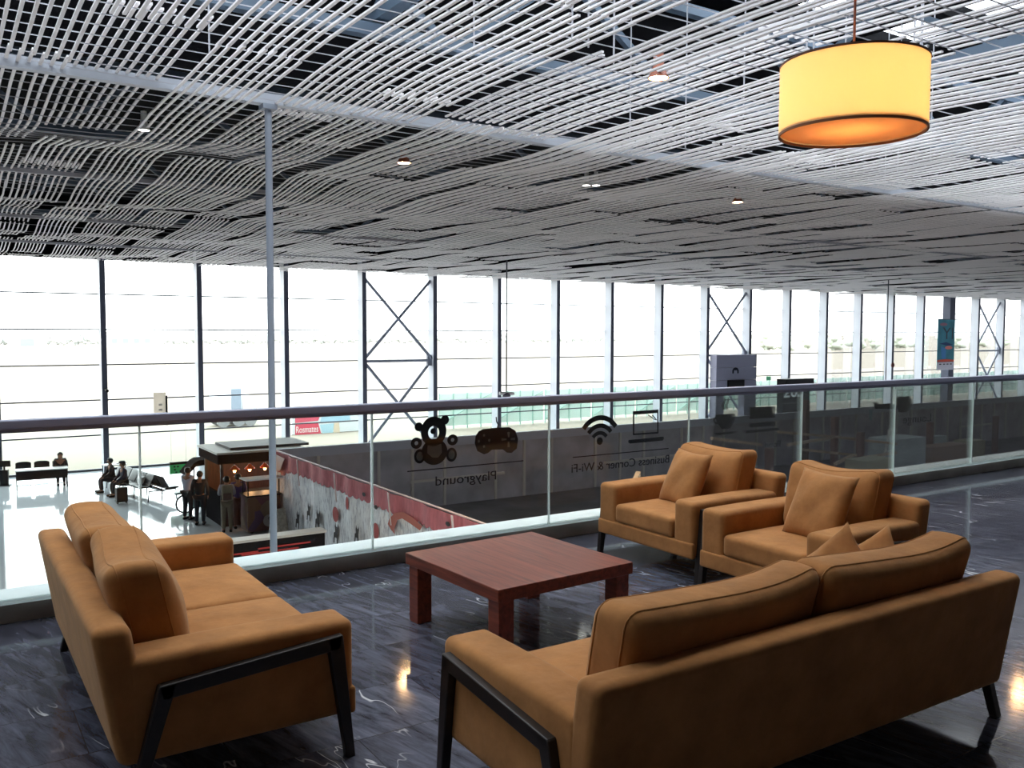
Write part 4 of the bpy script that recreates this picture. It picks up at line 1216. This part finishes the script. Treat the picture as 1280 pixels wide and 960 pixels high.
for yy in (-4.5, -1.5, 1.8, 4.6):
    MB().prism([(yy, H_c-0.02), (yy+0.05, H_c-0.02), (yy-0.12, H_c-0.75), (yy-0.15, H_c-0.75)], -0.155, -0.125).build('tie_ribbon', mat('ribbon_pale', (206, 192, 196), 0.7), fr)
MB().prism([(6.85, H_c-0.05), (5.6, H_c-0.10), (6.0, H_c-0.5), (6.5, H_c-0.62)], -0.19, -0.17).build('sagging_flap', mat('flap_pale', (190, 176, 180), 0.7), fr)
rd = mat('print_red', (166, 72, 74), 0.8); bk = mat('print_black', (42, 40, 48), 0.8)
def cp(u, v, n): return Vector((-0.135+n, u, v))
def yz(px, py):
    q = at(px, py, X=8.72); return q.y-20.0, q.z-ZL
def dot(px, py, rx, rz, mm, nm): 
    y, z = yz(px, py); flat_shape(nm, [circ(y, z, rx, rz)], mm, fr, cp)
dot(419.5, 643, 0.20, 0.20, rd, 'red_disc'); dot(470, 664, 0.17, 0.20, rd, 'red_disc'); dot(434, 629, 0.09, 0.17, rd, 'red_disc')
pts = [yz(*q) for q in ((487, 648), (494, 641), (504, 640), (516, 647), (528, 658), (525, 663), (514, 655), (503, 648), (497, 650), (493, 662), (494, 668), (489, 662), (485, 655))]
flat_shape('arch_print', [pts], mat('print_terracotta', (172, 96, 84), 0.8), fr, cp)
def figure(px, py, k):
    y, z = yz(px, py)
    poly = [(-0.16, -0.3), (-0.16, 0.05), (-0.22, 0.2), (-0.16, 0.32), (-0.11, 0.20), (-0.02, 0.22), (0.03, 0.34), (0.08, 0.2), (0.05, 0.05), (0.16, 0.0), (0.2, -0.3), (0.12, -0.3), (0.08, -0.12), (-0.06, -0.12), (-0.08, -0.3)]
    flat_shape('figure_print', [[(y+a*k, z+b2*k) for a, b2 in poly]], bk, fr, cp)
for q in ((397, 650, 0.9), (420, 667, 0.9), (446, 668, 0.7), (386, 640, 0.8), (355, 668, 1.0), (372, 650, 0.8)): figure(*q)
for q in ((470, 634), (560, 655), (455, 618)): dot(q[0], q[1], 0.10, 0.05, bk, 'bird_print')

# timber frames, posts, ladder and boxes of the building site
def onto(px, py, Y): return at(px, py, Y=Y)
site_posts = [((1008, 500), 24.0), ((1044, 521), 22.5), ((1076, 540), 20.5), ((962, 560), 20.0), ((1163, 528), 22.0), ((930, 585), 18.5), ((1245, 520), 24)]
for i, ((px, py), Y) in enumerate(site_posts):
    p = onto(px, py, Y)
    o = MB().box((-0.11, -0.11, 0), (0.11, 0.11, p.z-ZL)).build('timber_post', M['post'], bevel=0.008); o.location = (p.x, Y, ZL)
    tag(o, ['tallest dark timber post, rising just right of the number totem', 'dark timber post right of the tallest post', 'dark timber post left of the white ladder', 'short dark timber post beneath the mirrored word Food', 'dark timber post between the grey panels and brown box', 'dark timber post behind the far armchair', 'dark timber post at far right behind the glass'][i], 'post', 'timber posts of the building site')
def beam(label, p, Y1, q, Y2, w=0.09):
    a, b2 = onto(*p, Y1), onto(*q, Y2); c = (a+b2)/2
    o = MB().bar(a-c, b2-c, w).build('timber_beam', M['lumber']); o.location = c
    tag(o, label, 'beam', 'timber beams of the building site'); return o
beam('long pale timber beam running right from below the screen decal', (973, 540), 21.5, (1068, 548), 22.5)
beam('pale timber beam rising right to meet the long beam end', (985, 556), 19.0, (1040, 547), 22.4)
beam('pale timber beam running right behind the white ladder', (1050, 547), 22.5, (1122, 555), 20.4)
beam('lower pale timber beam left of the white ladder', (1003, 562), 20.0, (1070, 569), 20.5)
beam('slanted pale timber prop below the lower beam', (1044, 580), 18.5, (1066, 569), 20.4)
beam('pale timber beam behind the far armchair cushion', (890, 548), 19.0, (952, 556), 20.0)
beam('pale timber beam passing the foot of the white ladder', (1080, 572), 19.5, (1120, 566), 20.3)
o = beam('pale plank leaning on the wall below the laptop decal', (798, 592), 17.0, (789, 612), 16.2, 0.12)
a, b2 = onto(1112, 537, 21.0), onto(1098, 580, 20.0)
t = thing('ladder', 'white stepladder leaning inside the building site', 'ladder', (b2.x, 20.0, ZL))
top = Vector((a.x-b2.x, 1.0, a.z-ZL)); 
MB().bar((0, 0, 0), top, 0.08).build('rail', M['white'], t); MB().bar((0.55, 0, 0), top+Vector((0.42, 0, 0)), 0.06).build('rail', M['white'], t)
for k in range(1, 8):
    f = k/8+0.03
    MB().bar(top*f, top*f+Vector((0.55-0.13*f, 0, 0)), 0.04).build('rung', M['white'], t)
MB().bar(top, top+Vector((0.42, 0, 0)), 0.05).build('rung', M['white'], t)
def block(label, cat, nm, p, q, Y, depth, mm):
    a, b2 = onto(*p, Y), onto(*q, Y)
    o = MB().box((0, 0, 0), (abs(b2.x-a.x), depth, max(a.z, b2.z)-ZL)).build(nm, mm, bevel=0.01); o.location = (min(a.x, b2.x), Y, ZL)
    tag(o, label, cat); return o
panel_m = mat('plasterboard', (196, 206, 212), 0.8, noise=0.12, nscale=2)
block('large pale grey plasterboard stack right of the ladder', 'board stack', 'plasterboard_stack', (1119, 552), (1158, 546), 21.0, 1.2, panel_m)
block('pale grey plasterboard sheet right of the dark timber post', 'board stack', 'plasterboard_stack', (1169, 546), (1184, 546), 22.6, 0.4, panel_m)
block('low brown wooden crate box behind the glass at right', 'crate', 'wooden_crate', (1166, 560), (1212, 557), 21.0, 0.8, mat('crate_brown', (156, 126, 108), 0.8, noise=0.15))
block('ribbed olive bin behind the glass at far right', 'bin', 'storage_bin', (1213, 552), (1232, 550), 22.0, 0.8, mat('bin_olive', (160, 154, 128), 0.7))
block('pale workbench board at the foot of the ladder', 'workbench', 'workbench', (1082, 577), (1118, 577), 18.2, 0.8, mat('bench_pale', (190, 188, 166), 0.8))
p = onto(1093, 512, 26.6)
o = MB().tube([(0, 0, 0), (0, 0, -0.55)], 0.11, 10, r1=0.08).build('hanging_coat', mat('pale_blue_cloth', (150, 178, 184), 0.8)); o.location = (p.x, 26.8, p.z); tag(o, 'pale blue cloth hanging on the dark hoarding right of the posts', 'cloth')

# ------------------------------------------------------------------ gate vestibule, totem and banner at the facade
xa, xb = colx(9)+0.11, colx(10)-0.11
M['gate_panel'] = mat('gate_grey_panel', (138, 138, 158), 0.5)
t = thing('gate_vestibule', 'grey panelled gate vestibule with a black screen under the steel X brace', 'gate', (xa, 40.3, ZL))
Wg = xb-xa; ztop = 0.10-ZL
d0 = at(905, 500, Y=40.3).x-xa; d1 = at(930.5, 500, Y=40.3).x-xa; zd = at(917, 491, Y=40.3).z-ZL
MB().box((0, 0, 0), (d0, 0.55, zd)).build('side_panel', M['gate_panel'], t, bevel=0.01)
MB().box((d1, 0, 0), (Wg, 0.55, zd)).build('side_panel', M['gate_panel'], t, bevel=0.01)
hs = (ztop-zd)/3
for k in range(3): MB().box((0, 0, zd+k*hs+0.015), (Wg, 0.55, zd+(k+1)*hs-0.005)).build('top_panel', M['gate_panel'], t, bevel=0.01)
s0, s1 = at(909, 480, Y=40.3).x-xa, at(929, 480, Y=40.3).x-xa; sz0, sz1 = at(918, 488, Y=40.3).z-ZL, at(918, 475, Y=40.3).z-ZL
MB().box((s0, -0.12, sz0), (s1, 0.0, sz1)).build('screen', M['black'], t, bevel=0.01)
lz = at(918, 463, Y=40.3).z-ZL; lx_ = (s0+s1)/2
flat_shape('emblem', [[(lx_-0.30, lz-0.20), (lx_-0.30, lz+0.02), (lx_-0.17, lz+0.16), (lx_, lz+0.20), (lx_+0.17, lz+0.16), (lx_+0.30, lz+0.02), (lx_+0.30, lz-0.20), (lx_+0.16, lz-0.20), (lx_+0.14, lz+0.0), (lx_-0.14, lz+0.0), (lx_-0.16, lz-0.20)]], M['decal'], t, lambda u, v, n: Vector((u, -0.004+n, v)))
a, b2 = at(979.5, 474, Y=38), at(1012.5, 477, Y=38)
t = thing('gate_totem', 'dark gate totem bearing the number 203 behind the glass', 'sign', (a.x, 38, ZL))
Wt = b2.x-a.x; Ht = a.z-ZL
M['totem'] = mat('totem_blue_black', (40, 50, 64), 0.4)
MB().box((0, 0, 0), (Wt, 0.5, Ht-0.42)).build('totem_body', M['totem'], t, bevel=0.01)
MB().box((-0.05, -0.25, Ht-0.40), (Wt+0.1, 0.5, Ht)).build('top_band', M['black'], t, bevel=0.01)
nz = at(993, 488, Y=38).z-ZL
text_shape('number', '203', 1.25, emit_mat('number_added_glow', (0.75, 0.88, 0.95), 0.3), t, lambda u, v, n: Vector((u+Wt*0.40, -0.006+n, v+nz-0.06)), width=1.95)  # glow added to the digits so they read in the shade
MB().box((0.1, -0.01, nz-0.85), (1.7, 0.0, nz-0.78)).build('line_strip', M['decal_grey'], t)
p = at(960, 473, Y=YG-0.2)
o = MB().box((-0.22, -0.02, -0.14), (0.22, 0.02, 0.14)).build('exit_sign', mat('exit_green', (110, 200, 150), 0.5)); o.location = (p.x, YG-0.25, p.z); tag(o, 'small green exit sign on the glass left of the number totem', 'sign')
# hanging banner
a, b2 = at(1173, 399, Y=40.6), at(1192, 462, Y=40.6)
t = thing('hanging_banner', 'tall teal and orange hanging banner beside the widest facade column', 'banner', (a.x, 40.6, b2.z))
Wb = b2.x-a.x; Hb = a.z-b2.z
MB().box((0, 0, 0), (Wb, 0.03, Hb)).build('cloth', mat('banner_teal', (62, 128, 146), 0.7, noise=0.3, nscale=0.9), t)
bp_ = lambda u, v, n: Vector((u, -0.004+n, v))
flat_shape('bottom_strip', [[(0, 0), (Wb, 0), (Wb, Hb*0.15), (0, Hb*0.15)]], mat('banner_white', (206, 202, 214), 0.7), t, bp_)
flat_shape('red_band', [[(0, Hb*0.16), (Wb, Hb*0.16), (Wb, Hb*0.20), (Wb*0.5, Hb*0.215), (0, Hb*0.20)]], mat('banner_red', (206, 80, 62), 0.7), t, bp_)
text_shape('lettering', 'YI', 1.35, M['totem'], t, lambda u, v, n: Vector((u+Wb*0.62, -0.006+n, v+Hb*0.71)), width=Wb*0.62)
flat_shape('pink_patch', [circ(Wb*0.66, Hb*0.44, Wb*0.22, Hb*0.035)], mat('banner_pink', (226, 130, 122), 0.7), t, bp_)
flat_shape('pink_patch', [circ(Wb*0.32, Hb*0.90, Wb*0.22, Hb*0.03)], mat('banner_mauve', (150, 110, 126), 0.7), t, bp_)
flat_shape('blue_patch', [[(0.1*Wb, Hb*0.52), (0.5*Wb, Hb*0.55), (0.9*Wb, Hb*0.50), (0.55*Wb, Hb*0.48)]], mat('banner_navy', (40, 62, 106), 0.7), t, bp_)
flat_shape('blue_patch', [[(0.25*Wb, Hb*0.22), (0.5*Wb, Hb*0.22), (0.5*Wb, Hb*0.42), (0.2*Wb, Hb*0.47)]], mat('banner_blue', (70, 128, 186), 0.7), t, bp_)
for u in (0.12, 0.35, 0.55, 0.75):
    flat_shape('print_mark', [rrect(u*Wb, Hb*0.105, (u+0.13)*Wb, Hb*0.125, 0.02)], M['black'], t, lambda u2, v, n: Vector((u2, -0.008+n, v)))
MB().tube([(-0.05, 0.015, Hb), (Wb+0.4, 0.015, Hb)], 0.03, 8).build('hanging_bar', M['transom'], t)

# ------------------------------------------------------------------ outdoors
g = MB().box((-700, YG+0.3, ZL-1.0), (1500, 2500, ZL-0.02)).build('ground', M['ground'], smooth=False); struct(g)
M['fence_glass'] = mat('pale_green_screen', (214, 238, 230), 0.35)
M['fence_post'] = mat('fence_green_grey', (160, 198, 188), 0.5)
fx0 = 26.0; k = 0
while fx0 < 106:
    t = thing('screen_fence', 'pale green outdoor screen fence of posts and panels seen through the facade', 'fence', (fx0, 48, ZL), group='pale green outdoor fence sections')
    MB().box((0.05, 0.0, 0.2), (3.9, 0.04, 2.2)).build('fence_panel', M['fence_glass'], t)
    for u in (0.0, 1.0, 2.0, 3.0): MB().box((u, -0.06, 0), (u+0.07, 0.0, 2.25)).build('fence_post', M['fence_post'], t)
    MB().bar((0.1, -0.08, 0.3), (3.8, -0.08, 2.15), 0.05).build('fence_stay', M['fence_post'], t)
    fx0 += 4.0; k += 1
# advertising hoarding / truck outside
q0, q1 = at(369, 517, Y=50), at(440, 560, Y=50)
t = thing('advertising_board', 'large outdoor advertising board with a red left part and pale blue pictures', 'board', (q0.x, 50, ZL))
Wa = q1.x-q0.x
def ab(px, py): q = at(px, py, Y=50); return q.x-q0.x, q.z-ZL
MB().box((-0.2, 0.02, 0), (Wa+0.6, 0.25, ab(400, 514)[1])).build('board', mat('board_white', (214, 220, 224), 0.6), t)
ap = lambda u, v, n: Vector((u, 0.012+n, v))
flat_shape('red_panel', [[ab(369, 522), ab(400, 520), ab(398, 526), ab(369, 529)]], mat('board_red', (206, 86, 108), 0.6), t, ap)
flat_shape('red_panel', [[ab(369, 531), ab(398, 529), ab(402, 544), ab(369, 546)]], mat('board_red_low', (206, 78, 98), 0.6), t, ap)
c = ab(384, 537)
text_shape('lettering', 'Rosmates', 0.55, M['white'], t, lambda u, v, n: Vector((u+c[0], 0.004+n, v+c[1])), width=1.35)
flat_shape('blue_panel', [[ab(402, 521), ab(437, 517), ab(438, 525), ab(400, 529)]], mat('board_blue', (160, 196, 216), 0.6), t, ap)
flat_shape('blue_panel', [[ab(400, 531), ab(418, 529), ab(416, 542), ab(404, 544)]], mat('board_blue_low', (170, 206, 220), 0.6), t, ap)
flat_shape('sand_panel', [[ab(417, 529), ab(424, 528), ab(425, 542), ab(417, 543)]], mat('board_sand', (216, 200, 176), 0.6), t, ap)
# service truck left of it
q0, q1 = at(272, 523, Y=56), at(298, 560, Y=56)
t = thing('service_truck', 'pale grey service truck parked outside, seen above the kiosk roof', 'truck', (q0.x, 56, ZL))
Ws = q1.x-q0.x+1.2; pg = mat('truck_pale', (196, 204, 210), 0.6); pg2 = mat('truck_blue_grey', (120, 136, 150), 0.6); M['wheel_grey'] = mat('hazed_tyre', (120, 122, 124), 0.9)  # haze is put into the pale grey of tyres and chassis
MB().box((0, 0, 0.7), (Ws*0.62, 2.0, 2.55)).build('cargo_box', pg, t, bevel=0.04)
MB().box((Ws*0.35, -0.03, 0.9), (Ws*0.6, 0.0, 2.4)).build('side_panel', pg2, t)
MB().prism([(Ws*0.64, 0.5), (Ws, 0.5), (Ws, 1.3), (Ws*0.92, 1.9), (Ws*0.64, 1.9)], 0.1, 1.9, 'y').build('cab', pg, t, bevel=0.05)
MB().box((0, 0.2, 0.5), (Ws, 1.8, 0.7)).build('chassis', M['wheel_grey'], t)
for u in (0.4, Ws*0.55, Ws*0.85):
    for v in (0.1, 1.65): MB().tube([(u, v, 0.4), (u, v+0.25, 0.4)], 0.4, 16).build('wheel', M['wheel_grey'], t)
# far trees, hangars
def blob_tree(seed):
    rnd = random.Random(seed); mb = MB()
    for k in range(16):
        a = rnd.uniform(0, 2*PI); r_ = rnd.uniform(0, 1.7)
        mb.ball((math.cos(a)*r_, math.sin(a)*r_, rnd.uniform(0.8, 4.6)), rnd.uniform(0.9, 1.6), 9, 6)
    return mb
kinds = []
for s in range(3):
    t = thing('tree', 'hazy pale tree on the far edge of the airfield', 'tree', (0, 0, -50), group='hazy trees beyond the airfield')
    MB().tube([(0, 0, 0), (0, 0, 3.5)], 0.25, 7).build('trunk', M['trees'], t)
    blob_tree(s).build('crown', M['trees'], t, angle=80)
    kinds.append(t)
rnd = random.Random(5); first = True
n_t = 0
for i in range(92):
    px = -5 + i*8.5 + rnd.uniform(-1, 1)
    Y = 382 + 16*(i % 2)
    q = at(px, 430, Y=Y)
    if 14 < px < 54 or 128 < px < 200: continue
    sc = rnd.uniform(0.8, 1.15)
    if n_t < 3: o = kinds[n_t]
    else: o = dup(kinds[n_t % 3])
    o.location = (q.x, Y, ZL-0.02); o.rotation_euler = (0, 0, rnd.uniform(0, 6)); o.scale = (sc*0.8, sc*0.8, sc)
    n_t += 1
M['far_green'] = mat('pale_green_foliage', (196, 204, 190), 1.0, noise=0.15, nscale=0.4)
for i in range(13):
    px = 930 + i*27 + rnd.uniform(-5, 5); Y = 190 + 14*(i % 2)
    q = at(px, 430, Y=Y)
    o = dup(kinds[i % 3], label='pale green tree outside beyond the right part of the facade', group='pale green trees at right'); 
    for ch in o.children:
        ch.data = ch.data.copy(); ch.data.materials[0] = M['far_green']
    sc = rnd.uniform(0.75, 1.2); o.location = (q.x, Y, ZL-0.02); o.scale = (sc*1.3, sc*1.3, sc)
q = at(34, 432, Y=365)
t = thing('far_hangar', 'white round-roofed hangar on the horizon at far left', 'hangar', (q.x, 365, ZL), 0.0)
MB().prism([(-5.5, 0), (5.5, 0), (5.2, 2.2), (3.6, 4.0), (0, 5.0), (-3.6, 4.0), (-5.2, 2.2)], 0, 14, 'y').build('hangar_shell', mat('hangar_white', (190, 190, 186), 0.7), t)
MB().box((-2.2, -0.1, 0), (2.2, 0, 2.6)).build('hangar_door', pg2, t)
q = at(164, 431, Y=372)
t = thing('far_terminal', 'long low pale building on the horizon between two facade columns', 'building', (q.x, 372, ZL), 0.0)
MB().box((-9, 0, 0), (9, 8, 3.6)).build('wall_block', mat('terminal_pale', (168, 172, 174), 0.8), t)
MB().box((-9.4, -0.3, 3.6), (9.4, 8.3, 4.0)).build('roof_slab', pg, t)
for u in (-6, -2, 2, 6): MB().box((u-1.0, -0.06, 0.8), (u+1.0, 0, 2.6)).build('window_band', pg2, t)

# ------------------------------------------------------------------ light
w = bpy.data.worlds.new('World'); SC.world = w; w.use_nodes = True
nt = w.node_tree; bg = nt.nodes['Background']
bg.inputs['Color'].default_value = (0.95, 0.98, 1.0, 1)
# overcast sky: the zenith is about three times as bright as the horizon
tcw = nt.nodes.new('ShaderNodeTexCoord'); sx_ = nt.nodes.new('ShaderNodeSeparateXYZ'); nt.links.new(tcw.outputs['Generated'], sx_.inputs[0])
mr = nt.nodes.new('ShaderNodeMapRange'); mr.inputs['From Min'].default_value = 0.0; mr.inputs['From Max'].default_value = 1.0; mr.inputs['To Min'].default_value = 2.6; mr.inputs['To Max'].default_value = 4.7
nt.links.new(sx_.outputs['Z'], mr.inputs['Value']); nt.links.new(mr.outputs[0], bg.inputs['Strength'])
def portal(loc, rot, sx, sy):
    l = bpy.data.lights.new('portal', 'AREA'); l.shape = 'RECTANGLE'; l.size = sx; l.size_y = sy
    l.cycles.is_portal = True
    o = bpy.data.objects.new('portal', l); COL.objects.link(o); o.location = loc; o.rotation_euler = rot
portal((X0+(X1-X0)/2, YG+0.1, -0.02), (PI/2, 0, PI), X1-X0, 8.9)
portal((29, 7.0, ROOF+0.3), (0, 0, 0), 76, 7.8)

# ------------------------------------------------------------------ camera
cd = bpy.data.cameras.new('Camera'); cam = bpy.data.objects.new('Camera', cd); COL.objects.link(cam)
cd.sensor_fit = 'HORIZONTAL'; cd.sensor_width = 36.0; cd.lens = 36.0*FPX/1280.0; cd.clip_end = 4000; cd.clip_start = 0.05
mw = Matrix(((RGT.x, UPV.x, -FWD.x, CAM.x), (RGT.y, UPV.y, -FWD.y, CAM.y), (RGT.z, UPV.z, -FWD.z, CAM.z), (0, 0, 0, 1)))
cam.matrix_world = mw
SC.camera = cam
vs = SC.view_settings
vs.view_transform = 'Standard'; vs.look = 'None'; vs.exposure = 1.25; vs.gamma = 1.0; vs.use_curve_mapping = False
SC.cycles.max_bounces = 10; SC.cycles.diffuse_bounces = 5; SC.cycles.glossy_bounces = 4; SC.cycles.transparent_max_bounces = 24; SC.cycles.transmission_bounces = 6
SC.cycles.sample_clamp_indirect = 8.0
SC.cycles.use_denoising = True
